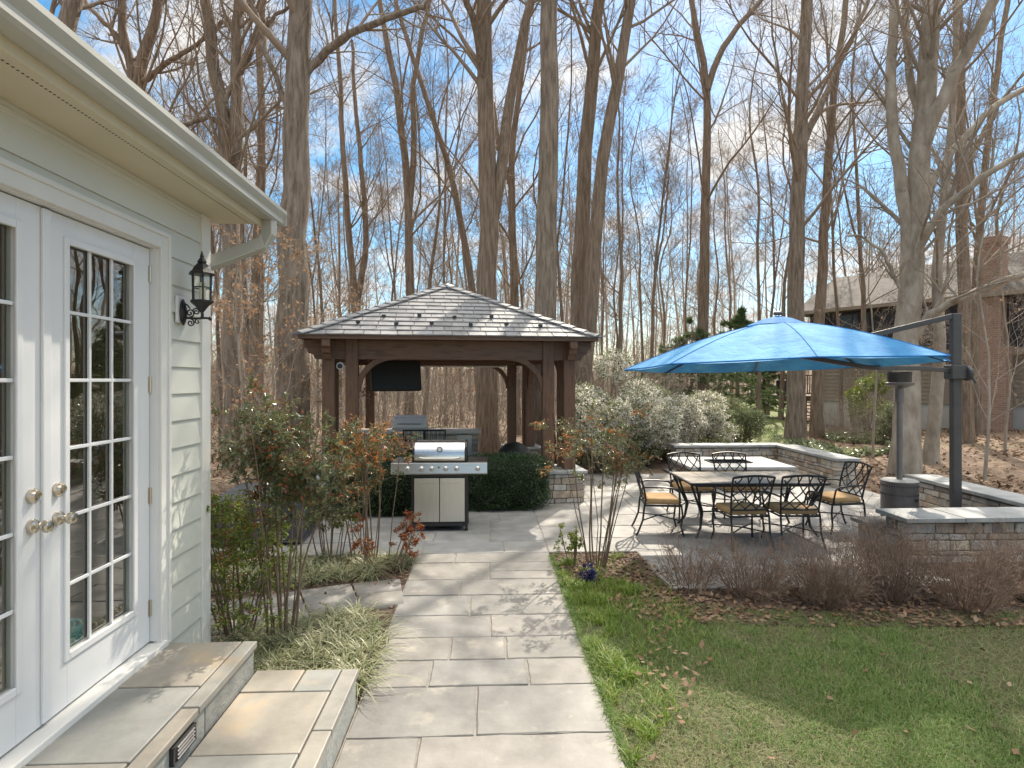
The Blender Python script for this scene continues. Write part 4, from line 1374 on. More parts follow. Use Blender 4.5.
b = MB(); b.box(-1.02, 1.02, -.78, -.25, .385, .44); b.box(-1.02, 1.02, .25, .78, .385, .44); b.box(-1.02, -.42, -.245, .245, .385, .44); b.box(.42, 1.02, -.245, .245, .385, .44)
b.build('slab_top', m_cap, fp, bevel=.006)
b = MB(); b.box(-.41, .41, -.24, .24, .36, .40); b.box(-.41, .41, -.24, -.22, .40, .46); b.box(-.41, .41, .22, .24, .40, .46); b.box(-.41, -.39, -.22, .22, .40, .46); b.box(.39, .41, -.22, .22, .40, .46)
b.build('burner_pan', m_gblack, fp)

# ------------------------------------------------------------------ the neighbour's house
A0, A1 = Vector((15.2, 27.4, 0)), Vector((20.3, 18.7, 0))
ang = math.atan2(A1.y - A0.y, A1.x - A0.x)
NL = (A1 - A0).length + 5
nh = thing('neighbour_house', 'tan sided two-storey neighbouring house with dark upper floor and brick chimney', 'house', A0, ang)
# local x runs along the facade towards the camera, local -y... faces the garden
zg = -.3
b = MB(); b.box(0, NL, .0, 5.2, zg, 1.17); b.build('foundation', m_conc, nh)
b = MB()
z = 1.17
while z < 3.0:
    b.add([(-.03, -.05, z), (NL, -.05, z), (NL, -.03, z + .16), (-.03, -.03, z + .16), (-.03, .05, z), (NL, .05, z)], [(0, 1, 2, 3), (0, 4, 5, 1)])
    b.add([(-.05, 0, z), (-.05, 5.2, z), (-.03, 5.2, z + .16), (-.03, 0, z + .16)], [(0, 1, 2, 3)])
    z += .16
b.box(-.03, NL, -.025, 5.2, 1.17, 3.02)
b.build('wall', m_nsiding, nh)
b = MB(); b.box(-.2, NL, -.32, 5.4, 3.02, 3.25); b.build('band_board', m_nsiding, nh)
b = MB(); b.box(-.2, NL, -.3, 5.4, 3.25, 5.3)
z = 3.25
while z < 5.2:
    b.box(-.21, NL, -.315, -.29, z, z + .13); z += .16
up_ = b.build('upper_wall', m_ndark, nh)
for x0 in (1.0, 3.6, 8.4, 10.8):
    b = MB(); b.box(x0, x0 + 1.5, -.36, -.31, 3.6, 5.0); w_ = b.build('window', m_ndark, up_)
    b = MB(); b.box(x0 + .08, x0 + .72, -.365, -.355, 3.68, 4.92); b.box(x0 + .78, x0 + 1.42, -.365, -.355, 3.68, 4.92); b.build('pane', m_nglass, w_)
b = MB()
ridge = 7.1
b.add([(-.7, -.9, 5.2), (NL, -.9, 5.2), (NL, 2.6, ridge), (-.7, 2.6, ridge), (-.7, 6.1, 5.2), (NL, 6.1, 5.2), (-.7, -.9, 5.05), (NL, -.9, 5.05), (-.7, 6.1, 5.05), (NL, 6.1, 5.05)],
      [(0, 1, 2, 3), (3, 2, 5, 4), (6, 7, 1, 0), (8, 4, 5, 9), (6, 8, 9, 7), (6, 0, 3, 4, 8)])
b.build('roof', m_nroof, nh)
b = MB(); b.box(-.72, NL, -1.0, -.9, 5.06, 5.2); b.build('gutter', m_nsiding, nh)
b = MB(); b.tube([(.1, -.12, zg), (.1, -.12, 3.1)], .045, 8); b.build('downspout', m_trim, nh)
t0 = 6.75
b = MB(); b.box(t0 - .4, t0 + .6, -.95, -.33, 1.05, 3.3); b.box(t0 - .22, t0 + .42, -.85, -.2, 3.3, 6.95); b.box(t0 - .28, t0 + .48, -.91, -.14, 6.95, 7.2)
b.box(t0 - .4, t0 + .6, -.952, -.33, -.3, 1.05)
b.build('chimney', m_brick, nh, bevel=.01)
# raised deck beside it
d0 = site(781, 29)
dk = thing('raised_deck', 'raised brown wooden deck with railing beside the neighbouring house', 'deck', (d0[0], d0[1], 0))
DW, DZ = 2.5, 1.35
b = MB(); b.box(0, DW, 0, 3, DZ - .08, DZ); b.box(0, DW, -.03, 0, DZ - .25, DZ + .0); b.build('deck_floor', m_deck, dk)
for x in (.08, 1.2, 2.4):
    b = MB(); b.box(x - .07, x + .07, .02, .16, -.3, DZ - .09); b.build('post', m_deck, dk)
b = MB(); b.box(0, DW, -.02, .08, DZ + .95, DZ + 1.0); b.box(0, DW, 0, .05, DZ + .08, DZ + .14)
for i in range(22):
    x = .03 + i * DW / 22
    b.box(x, x + .035, .005, .045, DZ + .14, DZ + .95)
b.build('railing', m_deck, dk)
b = MB()
for i in range(9):
    b.bar((1.3, .3 + i * .16, DZ - .15 - i * .17), (2.4, .3 + i * .16, DZ - .15 - i * .17), .25, .04)
b.build('stair', m_deck, dk)
b = MB(); b.box(.5, 1.6, .7, 1.6, DZ, DZ + .75); b.build('covered_table', m_ndark, dk, bevel=.08)

# ------------------------------------------------------------------ branching plants
def tubes(P, R, k=4):
    """P (B,n,3) paths, R (B,n) radii -> verts, quads"""
    B, n, _ = P.shape
    T = np.empty_like(P)
    T[:, 1:-1] = P[:, 2:] - P[:, :-2]
    T[:, 0] = P[:, 1] - P[:, 0]
    T[:, -1] = P[:, -1] - P[:, -2]
    T /= np.linalg.norm(T, axis=2, keepdims=True) + 1e-9
    main = (P[:, -1] - P[:, 0])
    main /= np.linalg.norm(main, axis=1, keepdims=True) + 1e-9
    ref = np.where(np.abs(main[:, 2:3]) > .8, np.array([[1., 0, 0]]), np.array([[0, 0, 1.]]))[:, None, :]
    S = np.cross(T, np.broadcast_to(ref, T.shape))
    S /= np.linalg.norm(S, axis=2, keepdims=True) + 1e-9
    U = np.cross(S, T)
    a = np.arange(k) * 2 * np.pi / k
    ring = S[:, :, None, :] * np.cos(a)[None, None, :, None] + U[:, :, None, :] * np.sin(a)[None, None, :, None]
    V = (P[:, :, None, :] + ring * R[:, :, None, None]).reshape(-1, 3)
    base = (np.arange(B)[:, None, None] * n + np.arange(n - 1)[None, :, None]) * k
    j = np.arange(k)[None, None, :]
    j2 = (j + 1) % k
    F = np.stack([base + j, base + j2, base + k + j2, base + k + j], -1).reshape(-1, 4)
    return V, F

def join(parts):
    V, F, o = [], [], 0
    for v, f in parts:
        V.append(v); F.append(f + o); o += len(v)
    return np.concatenate(V), np.concatenate(F)

def grow(start, dirs, L, n, wig, up, r):
    B = len(start)
    P = np.empty((B, n, 3)); P[:, 0] = start
    d = dirs / (np.linalg.norm(dirs, axis=1, keepdims=True) + 1e-9)
    st = (L / (n - 1))[:, None]
    for i in range(1, n):
        d = d + r.normal(0, wig, (B, 3)) + np.array([0, 0, up])
        d /= np.linalg.norm(d, axis=1, keepdims=True)
        P[:, i] = P[:, i - 1] + d * st
    return P

def sprout(P, R, m, t0, t1, ang, L, n, wig, up, r, rr=.6, rmin=.003, taper=.8, tpow=1.0, flat=0.0):
    """m children on every path; L = (lo, hi) share of the parent's length"""
    B, k, _ = P.shape
    idx = np.repeat(np.arange(B), m)
    t = t0 + (t1 - t0) * r.random(len(idx)) ** tpow
    f = t * (k - 1)
    i = np.minimum(f.astype(int), k - 2)
    w = (f - i)[:, None]
    s = P[idx, i] * (1 - w) + P[idx, i + 1] * w
    tg = P[idx, i + 1] - P[idx, i]
    tg /= np.linalg.norm(tg, axis=1, keepdims=True) + 1e-9
    q = r.normal(0, 1, (len(idx), 3))
    q[:, 2] *= (1 - flat)
    q -= (q * tg).sum(1, keepdims=True) * tg
    q /= np.linalg.norm(q, axis=1, keepdims=True) + 1e-9
    a = np.radians(r.uniform(ang[0], ang[1], len(idx)))[:, None]
    d = tg * np.cos(a) + q * np.sin(a)
    pl = np.linalg.norm(np.diff(P, axis=1), axis=2).sum(1)[idx]
    ln = pl * r.uniform(L[0], L[1], len(idx)) * (1.1 - .5 * t)
    pr = (R[idx, i] * (1 - w[:, 0]) + R[idx, i + 1] * w[:, 0])
    r0 = np.maximum(np.minimum(pr * rr * r.uniform(.7, 1.1, len(idx)), ln * .03), rmin)
    C = grow(s, d, ln, n, wig, up, r)
    RR = np.maximum(r0[:, None] * (1 - taper * np.linspace(0, 1, n)[None]), rmin * .8)
    return C, RR

def smooth_path(pts, n):
    pts = np.array(pts, dtype=float)
    s = np.concatenate([[0], np.cumsum(np.linalg.norm(np.diff(pts, axis=0), axis=1))])
    s /= s[-1]
    u = np.linspace(0, 1, n)
    out = np.empty((n, pts.shape[1]))
    # Catmull-Rom through the points
    m = len(pts)
    for k, x in enumerate(u):
        i = min(np.searchsorted(s, x, 'right') - 1, m - 2)
        t = (x - s[i]) / max(s[i + 1] - s[i], 1e-9)
        p0, p1, p2, p3 = pts[max(i - 1, 0)], pts[i], pts[i + 1], pts[min(i + 2, m - 1)]
        out[k] = .5 * ((2 * p1) + (-p0 + p2) * t + (2 * p0 - 5 * p1 + 4 * p2 - p3) * t * t + (-p0 + 3 * p1 - 3 * p2 + p3) * t ** 3)
    return out

def tree(name, label, stems, limbs=(), bark=None, twig=None, seed=1, dens=1.0, z0=.35, t1=.82, group=None, rmin=.0036, cat='tree', up=.05, llen=(.22, .42)):
    """stems: list of (points3d, r0, r1); the first starts on the ground"""
    r = np.random.default_rng(seed)
    base = np.array(stems[0][0][0], dtype=float)
    base[2] = float(gz(base[0], base[1]))
    t = thing(name, label, cat, tuple(base), 0, group)
    tr, cr = [], []
    NP = 16
    SP, SR = [], []
    for k, (pts, r0, r1) in enumerate(stems):
        p = [np.array(q, dtype=float) for q in pts]
        if k == 0:
            p[0][2] = base[2] - .15
        P = smooth_path(p, NP) - base
        P[1:] += r.normal(0, .012 + r0 * .05, (NP - 1, 3)) * np.array([1, 1, .2])
        R = r0 + (r1 - r0) * np.linspace(0, 1, NP)
        if k == 0:
            R[0] *= 1.3; R[1] *= 1.04
        SP.append(P); SR.append(R)
        tr.append(tubes(P[None], R[None], 12 if r0 > .12 else 8))
    for pts, r0, r1 in limbs:
        P = smooth_path(pts, NP) - base
        P[1:] += r.normal(0, .02, (NP - 1, 3))
        R = r0 + (r1 - r0) * np.linspace(0, 1, NP)
        SP.append(P); SR.append(R)
        tr.append(tubes(P[None], R[None], 8))
    ns = len(stems)
    SPa, SRa = np.array(SP), np.array(SR)
    # first order limbs off the stems, then three orders of twigs
    m1 = max(3, int(12 * dens))
    C1, R1_ = sprout(SPa[:ns], SRa[:ns], m1, z0, t1, (28, 60), llen, 9, .10, up, r, rr=.33, rmin=rmin * 1.6, taper=.8)
    parts = [tubes(C1, R1_, 6)]
    if len(limbs):
        C1b, R1b = sprout(SPa[ns:], SRa[ns:], 7, .15, 1, (28, 65), (.25, .5), 9, .12, up, r, rr=.55, rmin=rmin * 1.5)
        parts.append(tubes(C1b, R1b, 5))
        C1 = np.concatenate([C1, C1b]); R1_ = np.concatenate([R1_, R1b])
    C2, R2 = sprout(C1, R1_, 7, .15, 1.0, (25, 58), (.3, .6), 7, .11, up, r, rr=.6, rmin=rmin * 1.15)
    C3, R3 = sprout(C2, R2, 6, .15, 1.0, (22, 60), (.35, .7), 5, .14, up, r, rr=.7, rmin=rmin * .85)
    C4, R4 = sprout(C3, R3, 3, .2, 1.0, (22, 55), (.4, .75), 4, .14, up, r, rr=.8, rmin=rmin * .65)
    parts += [tubes(C2, R2, 4), tubes(C3, R3, 3), tubes(C4, R4, 3)]
    V, F = join(tr)
    mesh_np('trunk', V, F, bark or m_bark, t, smooth=True)
    V, F = join(parts)
    mesh_np('crown', V, F, twig or m_twig, t, smooth=True)
    return t, C3 + base, C2 + base

def S(d, *pp):
    """points seen at the photo's pixels, d metres off, depth drifting a little"""
    return [site3(p[0], p[1], d + (p[2] if len(p) > 2 else 0)) for p in pp]
def w2r(px, d):
    return px / 2 / F_PX * d

d = 13.6
tree('bare_tree', 'massive grey-brown trunk rising left of the gazebo with one low limb arching right',
     [(S(d, (289, 470), (291, 400), (293, 300), (296, 150), (300, 0), (304, -150), (300, -260)), w2r(36, d), w2r(14, d))],
     [(S(d, (302, 82), (318, 58), (350, 34, -.3), (390, 18, -.6), (424, 6, -.8)), w2r(9, d), w2r(5, d)),
      (S(d, (298, 130), (270, 60, .4), (255, 10, .8), (225, -60, 1)), w2r(7, d), w2r(3, d))], bark=m_bark, seed=21, z0=.55, dens=.9)
d = 16.5
tree('bare_tree', 'tall trunk behind the gazebo roof peak with a second stem splitting off right',
     [(S(d, (489, 455), (487, 300), (488, 150), (484, 0), (480, -160), (470, -240)), w2r(24, d), w2r(9, d)),
      (S(d, (489, 235), (500, 170), (510, 110, .4), (522, 40, .8), (540, -50, 1.2), (556, -160, 1.5)), w2r(13, d), w2r(5, d))],
     [(S(d, (486, 90), (478, 40, -.5), (466, 0, -1), (455, -60, -1.4)), w2r(9, d), w2r(4, d))], bark=m_bark2, seed=22, z0=.5, dens=.9)
d = 15.2
tree('bare_tree', 'straight branchless grey trunk standing just right of the gazebo peak',
     [(S(d, (542, 460), (544, 330), (547, 220), (550, 100), (550, 0), (553, -140), (556, -260)), w2r(25, d), w2r(12, d))], bark=m_bark, seed=23, z0=.66, dens=.8)
d = 18
tree('bare_tree', 'dark trunk above the right roof hip curving gently right, left of the leaning one',
     [(S(d, (576, 460), (578, 330), (582, 220), (588, 120), (598, 20), (606, -90), (600, -200)), w2r(19, d), w2r(8, d))], bark=m_bark2, seed=24, z0=.55, dens=.8)
d = 17.2
tree('bare_tree', 'dark leaning trunk above the right roof hip slanting strongly to the right',
     [(S(d, (580, 460), (588, 330), (596, 220), (606, 140), (620, 70), (632, 0), (648, -110), (655, -180)), w2r(17, d), w2r(7, d))], bark=m_bark2, seed=25, z0=.55, dens=.8)
d = 15
tree('bare_tree', 'grey forked trunk just beyond the house gutter corner',
     [(S(d, (238, 470), (234, 400), (231, 290), (230, 190), (222, 110), (210, 40), (200, -40), (190, -140)), w2r(22, d), w2r(7, d)),
      (S(d, (231, 200), (236, 120), (237, 50), (238, -20), (245, -120)), w2r(14, d), w2r(6, d))],
     [(S(d, (228, 130), (205, 118, -.2), (170, 128, -.6), (150, 115, -1)), w2r(6, d), w2r(3, d)),
      (S(d, (237, 80), (262, 30, .2), (290, 5, .3)), w2r(7, d), w2r(3, d))], bark=m_bark, seed=26, z0=.4, dens=1.0)
d = 15
tree('bare_tree', 'thick pale trunk leaning over the upper left edge of the gutter',
     [(S(d, (20, 430), (40, 250), (58, 70), (72, 10), (90, -90), (100, -180)), w2r(26, d), w2r(12, d))], bark=m_bark, seed=27, z0=.5, dens=.7)
d = 16.5
tree('bare_tree', 'twisted forked tree showing above the middle of the gutter',
     [(S(d, (132, 440), (134, 250), (136, 100), (128, 55), (122, 25), (122, -40), (110, -130)), w2r(16, d), w2r(5, d)),
      (S(d, (136, 100), (144, 55), (156, 15), (160, -40), (178, -130)), w2r(12, d), w2r(5, d))],
     [(S(d, (138, 85), (165, 65, -.3), (195, 45, -.5), (225, 20, -.8)), w2r(6, d), w2r(3, d)),
      (S(d, (130, 60), (112, 30, 0), (90, 8, .2), (70, -20, .4)), w2r(6, d), w2r(3, d))], bark=m_bark2, seed=28, z0=.45, dens=1.0)
d = 21
tree('bare_tree', 'slim forked tree between the massive trunk and the gazebo peak, bending left at the top',
     [(S(d, (409, 440), (411, 300), (408, 200), (400, 120), (390, 60), (380, 0), (365, -90)), w2r(11, d), w2r(4, d)),
      (S(d, (409, 215), (414, 150), (413, 90), (425, 20), (440, -60)), w2r(7, d), w2r(3, d))], bark=m_bark2, seed=29, z0=.3, dens=.8)
d = 22
tree('bare_tree', 'slender leaning tree sweeping up left from behind the roof peak',
     [(S(d, (482, 440), (473, 300), (462, 230), (448, 160), (430, 110), (414, 60), (395, 0), (370, -80)), w2r(9, d), w2r(3, d))], bark=m_bark2, seed=30, z0=.3, dens=.8)
d = 23
tree('bare_tree', 'slender tree with ascending branches between the roof peak trunks',
     [(S(d, (516, 440), (515, 290), (512, 200), (512, 150), (520, 90), (528, 20), (535, -60)), w2r(11, d), w2r(3, d)),
      (S(d, (513, 190), (500, 150), (492, 100), (480, 50)), w2r(6, d), w2r(2.5, d))], bark=m_bark2, seed=31, z0=.25, dens=.9, llen=(.2, .36))
d = 24
tree('bare_tree', 'slender pale tree left of the gazebo with two close stems',
     [(S(d, (358, 440), (357, 330), (350, 250), (345, 170), (340, 110), (338, 40), (330, -40)), w2r(9, d), w2r(3, d)),
      (S(d, (356, 310), (366, 240), (362, 170), (356, 110), (352, 40)), w2r(7, d), w2r(3, d))], bark=m_bark2, seed=32, z0=.25, dens=.8)
d = 24
tree('bare_tree', 'straight slim tree behind the umbrella left slope, forking high into a wide V',
     [(S(d, (702, 420), (703, 320), (704, 240), (706, 150), (707, 85), (698, 40), (690, 0), (684, -70)), w2r(13, d), w2r(4, d)),
      (S(d, (707, 90), (722, 50), (742, 22), (765, -5), (790, -60)), w2r(7, d), w2r(3, d))], bark=m_bark2, seed=33, z0=.45, dens=.9)
d = 20.5
tree('bare_tree', 'tall grey trunk rising behind the umbrella peak with a limb sweeping up right',
     [(S(d, (795, 443), (796, 380), (796, 300), (798, 200), (801, 120), (805, 30), (808, -60), (812, -150)), w2r(18, d), w2r(8, d))],
     [(S(d, (800, 150), (816, 115, .3), (836, 70, .8), (858, 25, 1.2), (880, -30, 1.6)), w2r(8, d), w2r(3, d))], bark=m_bark, seed=34, z0=.35, dens=1.0)
d = 21.5
tree('bare_tree', 'thinner grey-brown trunk beside the deck, second from the umbrella peak trunk',
     [(S(d, (817, 445), (819, 330), (823, 240), (829, 150), (836, 80), (846, 0), (860, -80)), w2r(12, d), w2r(4, d))], bark=m_bark2, seed=35, z0=.3, dens=.9)
d = 13.6
tree('beech_tree', 'big pale grey beech behind the patio heater with many spreading limbs',
     [(S(d, (904, 478), (906, 400), (909, 320), (914, 240), (918, 180), (925, 90), (931, 0), (936, -120), (940, -220)), w2r(25, d), w2r(12, d)),
      (S(d, (911, 270), (903, 200), (894, 130), (892, 50), (894, -30), (888, -120)), w2r(13, d), w2r(6, d)),
      (S(d, (919, 150), (940, 105, -.3), (962, 60, -.6), (992, 5, -1), (1020, -60, -1.3)), w2r(15, d), w2r(7, d))],
     [(S(d, (911, 285), (925, 235, -.4), (965, 190, -1), (1030, 150, -1.6), (1080, 130, -2)), w2r(9, d), w2r(4, d)),
      (S(d, (915, 220), (945, 160, .2), (985, 115, .3), (1030, 85, .3), (1080, 50, .3)), w2r(9, d), w2r(4, d)),
      (S(d, (908, 345), (935, 312, -.3), (975, 293, -.8), (1030, 272, -1.2), (1090, 255, -1.5)), w2r(8, d), w2r(5, d)),
      (S(d, (905, 300), (890, 265, .0), (868, 240, .2), (850, 235, .3)), w2r(5, d), w2r(2, d)),
      (S(d, (922, 130), (908, 60, .5), (905, 0, .9), (900, -80, 1)), w2r(9, d), w2r(4, d))], bark=m_beech, twig=m_twigpale, seed=136, z0=.3, dens=1.0, llen=(.14, .28))
d = 17.5
tree('bare_tree', 'dark upright trunk just right of the big pale beech',
     [(S(d, (966, 450), (964, 330), (962, 240), (960, 120), (958, 0), (954, -110)), w2r(13, d), w2r(7, d))],
     [(S(d, (961, 180), (985, 130), (1010, 90), (1040, 60)), w2r(6, d), w2r(2, d))], bark=m_bark2, seed=37, z0=.35, dens=.9)
d = 20
tree('bare_tree', 'slender trunk at the right edge in front of the brick chimney side',
     [(S(d, (978, 430), (975, 330), (980, 220), (990, 120), (1004, 20), (1015, -60)), w2r(9, d), w2r(4, d))], bark=m_bark2, seed=38, z0=.3, dens=.9)
d = 14.6
tree('beech_tree', 'smaller smooth pale trunk leaning beside the umbrella pole',
     [(S(d, (930, 470), (934, 420), (940, 360), (938, 280), (946, 180), (955, 80), (958, -30)), w2r(13, d), w2r(4, d))], bark=m_beech, twig=m_twigpale, seed=39, z0=.3, dens=.8)
d = 19
tree('bare_tree', 'twin narrow trunks seen through the gap between house wall and massive trunk',
     [(S(d, (252, 450), (254, 330), (258, 240), (262, 150), (260, 60), (266, -60)), w2r(12, d), w2r(5, d)),
      (S(d, (252, 440), (247, 340), (243, 240), (245, 150)), w2r(8, d), w2r(3, d))], bark=m_bark2, seed=40, z0=.3, dens=.8)

# trees of the middle distance: six kinds copied with new turns and sizes
protos = []
for k in range(6):
    r = np.random.default_rng(100 + k)
    Hh = [15, 17, 14, 18, 13, 16][k]
    def wob(a, x=0): return [(x + r.normal(0, .012) * Hh * q + a * q * q * Hh * .12, r.normal(0, .02) * Hh * q, Hh * q) for q in (0, .2, .4, .6, .8, 1)]
    stems = [(wob(r.uniform(-1, 1)), .075 + .015 * (k % 3), .02)]
    if k % 2:
        q = stems[0][0]
        stems.append(([q[2], (q[2][0] + .5, q[2][1] + .3, Hh * .55), (q[2][0] + .9, q[2][1] + .6, Hh * .78), (q[2][0] + 1.1, q[2][1] + .5, Hh * .95)],   .045, .015))
    t, _, _ = tree('woodland_tree', 'slim bare grey-brown woodland tree', stems, bark=m_bark2, twig=m_twig, seed=200 + k, z0=.28, t1=.99, dens=1.0, rmin=.0058, llen=(.18, .36))
    protos.append(t)
# where they stand: column of the photo, depth
MID = [(215, 27), (222, 20), (262, 24), (268, 33), (318, 26), (330, 21), (340, 34), (372, 25), (384, 31), (398, 28), (424, 24), (436, 33), (446, 27), (462, 30), (470, 38), (500, 27), (508, 35), (524, 30), (532, 24),
       (556, 27), (564, 22), (612, 27), (620, 22), (628, 34), (640, 29), (652, 23), (664, 36), (676, 28), (688, 33), (720, 31), (733, 38), (748, 27), (757, 24), (768, 33), (780, 29), (812, 36), (842, 26), (856, 33), (866, 24), (880, 30), (944, 24), (990, 26), (1008, 23), (1020, 30),
       (180, 26), (150, 24), (100, 27), (60, 25), (15, 27), (205, 32), (240, 29), (286, 30), (352, 40), (412, 38), (490, 42), (545, 36), (590, 38), (604, 33), (700, 42), (790, 42)]
rr = random.Random(77)
MID = [q for j, q in enumerate(MID) if j % 4 != 3]
for i, (px, dd) in enumerate(MID):
    p = protos[i % 6]
    o = p if i < 6 else copy_tree(p)
    x, y = site(px, dd)
    o.location = (x, y, float(gz(x, y)) - .05)
    o.rotation_euler = (rr.uniform(-.03, .03), rr.uniform(-.03, .03), rr.uniform(0, 6.28))
    s = rr.uniform(.78, 1.12)
    o.scale = (s, s, s * rr.uniform(.95, 1.1))
    side = 'beyond the house and gazebo' if px < 600 else 'beyond the umbrella and dining patio'
    o['label'] = 'slim bare grey-brown woodland tree %s' % side
    o['group'] = 'slim woodland trees %s' % side

# the far wood that reads as one mass
r = np.random.default_rng(55)
NT = 620
dd = 42 + 95 * r.random(NT) ** 1.25
px = r.uniform(-160, 1180, NT)
keep = ~((px > 690) & (px < 800) & (dd < 75) & (r.random(NT) < .55))
dd, px = dd[keep], px[keep]
xy = np.array([site(a, b_) for a, b_ in zip(px, dd)])
base = np.column_stack([xy, gz(xy[:, 0], xy[:, 1])])
Hs = r.uniform(11, 19, len(dd))
P0 = grow(base, np.column_stack([r.normal(0, .04, (len(dd), 2)), np.ones(len(dd))]), Hs, 7, .035, .02, r)
R0 = (r.uniform(.06, .15, len(dd)))[:, None] * (1 - .8 * np.linspace(0, 1, 7)[None])
C1, R1_ = sprout(P0, R0, 11, .25, 1, (28, 65), (.18, .36), 5, .12, .04, r, rr=.5, rmin=.018)
C2, R2 = sprout(C1, R1_, 5, .2, 1, (25, 60), (.3, .6), 4, .13, .03, r, rr=.6, rmin=.010)
C3, R3 = sprout(C2, R2, 3, .2, 1, (25, 55), (.4, .7), 3, .1, .02, r, rr=.7, rmin=.0075)
V, F = join([tubes(P0, R0, 5), tubes(C1, R1_, 3), tubes(C2, R2, 3), tubes(C3, R3, 3)])
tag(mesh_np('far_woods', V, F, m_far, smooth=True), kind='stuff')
# undergrowth of thin saplings on the forest floor
NT = 3000
dd = 15.5 + 55 * r.random(NT) ** 1.0
px = r.uniform(-60, 720, NT) + np.where(dd > 34, r.uniform(0, 300, NT), 0)
xy = np.array([site(a, b_) for a, b_ in zip(px, dd)])
base = np.column_stack([xy, gz(xy[:, 0], xy[:, 1])])
P0 = grow(base, np.column_stack([r.normal(0, .2, (NT, 2)), np.ones(NT)]), r.uniform(.8, 3.2, NT) * (1 + np.clip((dd - 28) / 22, 0, 1.3)), 6, .09, .05, r)
R0 = r.uniform(.006, .016, NT)[:, None] * (1 - .6 * np.linspace(0, 1, 6)[None])
C1, R1_ = sprout(P0, R0, 7, .2, 1, (30, 65), (.25, .5), 4, .12, .03, r, rr=.6, rmin=.005)
C2, R2 = sprout(C1, R1_, 4, .2, 1, (25, 60), (.4, .7), 3, .1, .02, r, rr=.7, rmin=.004)
V, F = join([tubes(P0, R0, 4), tubes(C1, R1_, 3), tubes(C2, R2, 3)])
tag(mesh_np('undergrowth', V, F, m_twigpale, smooth=True), kind='stuff')

# ------------------------------------------------------------------ leaves
def leaves(C, D, Nn, L, Wd, fold=.25, curl=0.0, r=None):
    """folded diamond leaves; C base points, D direction, Nn side reference, L length, Wd width"""
    D = D / (np.linalg.norm(D, axis=1, keepdims=True) + 1e-9)
    Sd = np.cross(D, Nn); Sd /= np.linalg.norm(Sd, axis=1, keepdims=True) + 1e-9
    U = np.cross(Sd, D)
    L = L[:, None]; Wd = Wd[:, None]
    b_ = C
    t = C + D * L - U * curl * L
    m = C + D * L * .48
    l = m - Sd * Wd * .5 + U * Wd * fold
    q = m + Sd * Wd * .5 + U * Wd * fold
    n = len(C)
    V = np.stack([b_, l, t, q], 1).reshape(-1, 3)
    i = np.arange(n)[:, None] * 4
    F = np.concatenate([i + np.array([[0, 2, 1]]), i + np.array([[0, 3, 2]])], 1).reshape(-1, 3)
    return V, F

def rnd_dirs(n, r, up=0.0, flat=1.0):
    d_ = r.normal(0, 1, (n, 3)); d_[:, 2] = d_[:, 2] * flat + up
    return d_ / np.linalg.norm(d_, axis=1, keepdims=True)

def nandina(label, x, y, z, stems, Hh, spread, seed, leafm=None, base_r=.12, crown=(.55, 1.0), fr=7, ll=.042, extra=None, name='nandina_shrub', frond=.34):
    r = np.random.default_rng(seed)
    t = thing(name, label, 'shrub', (x, y, z))
    a = r.uniform(0, 2 * np.pi, stems)
    b0 = np.column_stack([np.cos(a) * base_r * r.random(stems), np.sin(a) * base_r * r.random(stems), np.zeros(stems) - .03])
    dr = np.column_stack([np.cos(a) * spread, np.sin(a) * spread, np.ones(stems)])
    P = grow(b0, dr, Hh * r.uniform(.72, 1.0, stems), 9, .045, .05, r)
    R = r.uniform(.006, .011, stems)[:, None] * (1 - .45 * np.linspace(0, 1, 9)[None])
    C1, R1_ = sprout(P, R, fr, crown[0], 1.0, (35, 85), (frond * .8, frond * 1.2), 6, .12, -.03, r, rr=.5, rmin=.0016, tpow=.7)
    C2, R2 = sprout(C1, R1_, 5, .3, 1.0, (30, 60), (.35, .6), 4, .08, -.02, r, rr=.7, rmin=.001)
    V, F = join([tubes(P, R, 6), tubes(C1, R1_, 3), tubes(C2, R2, 3)])
    mesh_np('stems', V, F, m_stem, t, smooth=True)
    # leaflets along the finest twigs
    B = len(C2); k = 10
    idx = np.repeat(np.arange(B), k)
    tt = r.uniform(.1, 1.0, len(idx)) * 3
    i = np.minimum(tt.astype(int), 2); w = (tt - i)[:, None]
    c = C2[idx, i] * (1 - w) + C2[idx, i + 1] * w
    tg = C2[idx, i + 1] - C2[idx, i]; tg /= np.linalg.norm(tg, axis=1, keepdims=True) + 1e-9
    dd_ = tg * .6 + r.normal(0, .55, tg.shape) + np.array([0, 0, -.1])
    n = len(c)
    V, F = leaves(c, dd_, rnd_dirs(n, r, 1.6), r.uniform(.6, 1.25, n) * ll, r.uniform(.3, .42, n) * ll, .2, .12)
    mesh_np('foliage', V, F, leafm or m_nandina, t)
    if extra:
        m, share, sz = extra
        q = r.choice(B, max(3, int(B * share)), replace=False)
        # a few whole sprays of another colour
        idx = np.repeat(q, 12)
        c = C2[idx, 2] + r.normal(0, .03, (len(idx), 3))
        n = len(c)
        V, F = leaves(c, r.normal(0, 1, (n, 3)), rnd_dirs(n, r, 1.2), r.uniform(.6, 1.2, n) * sz, r.uniform(.3, .45, n) * sz, .2, .15)
        mesh_np('turned_leaves', V, F, m, t)
    return t, C1 + np.array([x, y, z]), C2

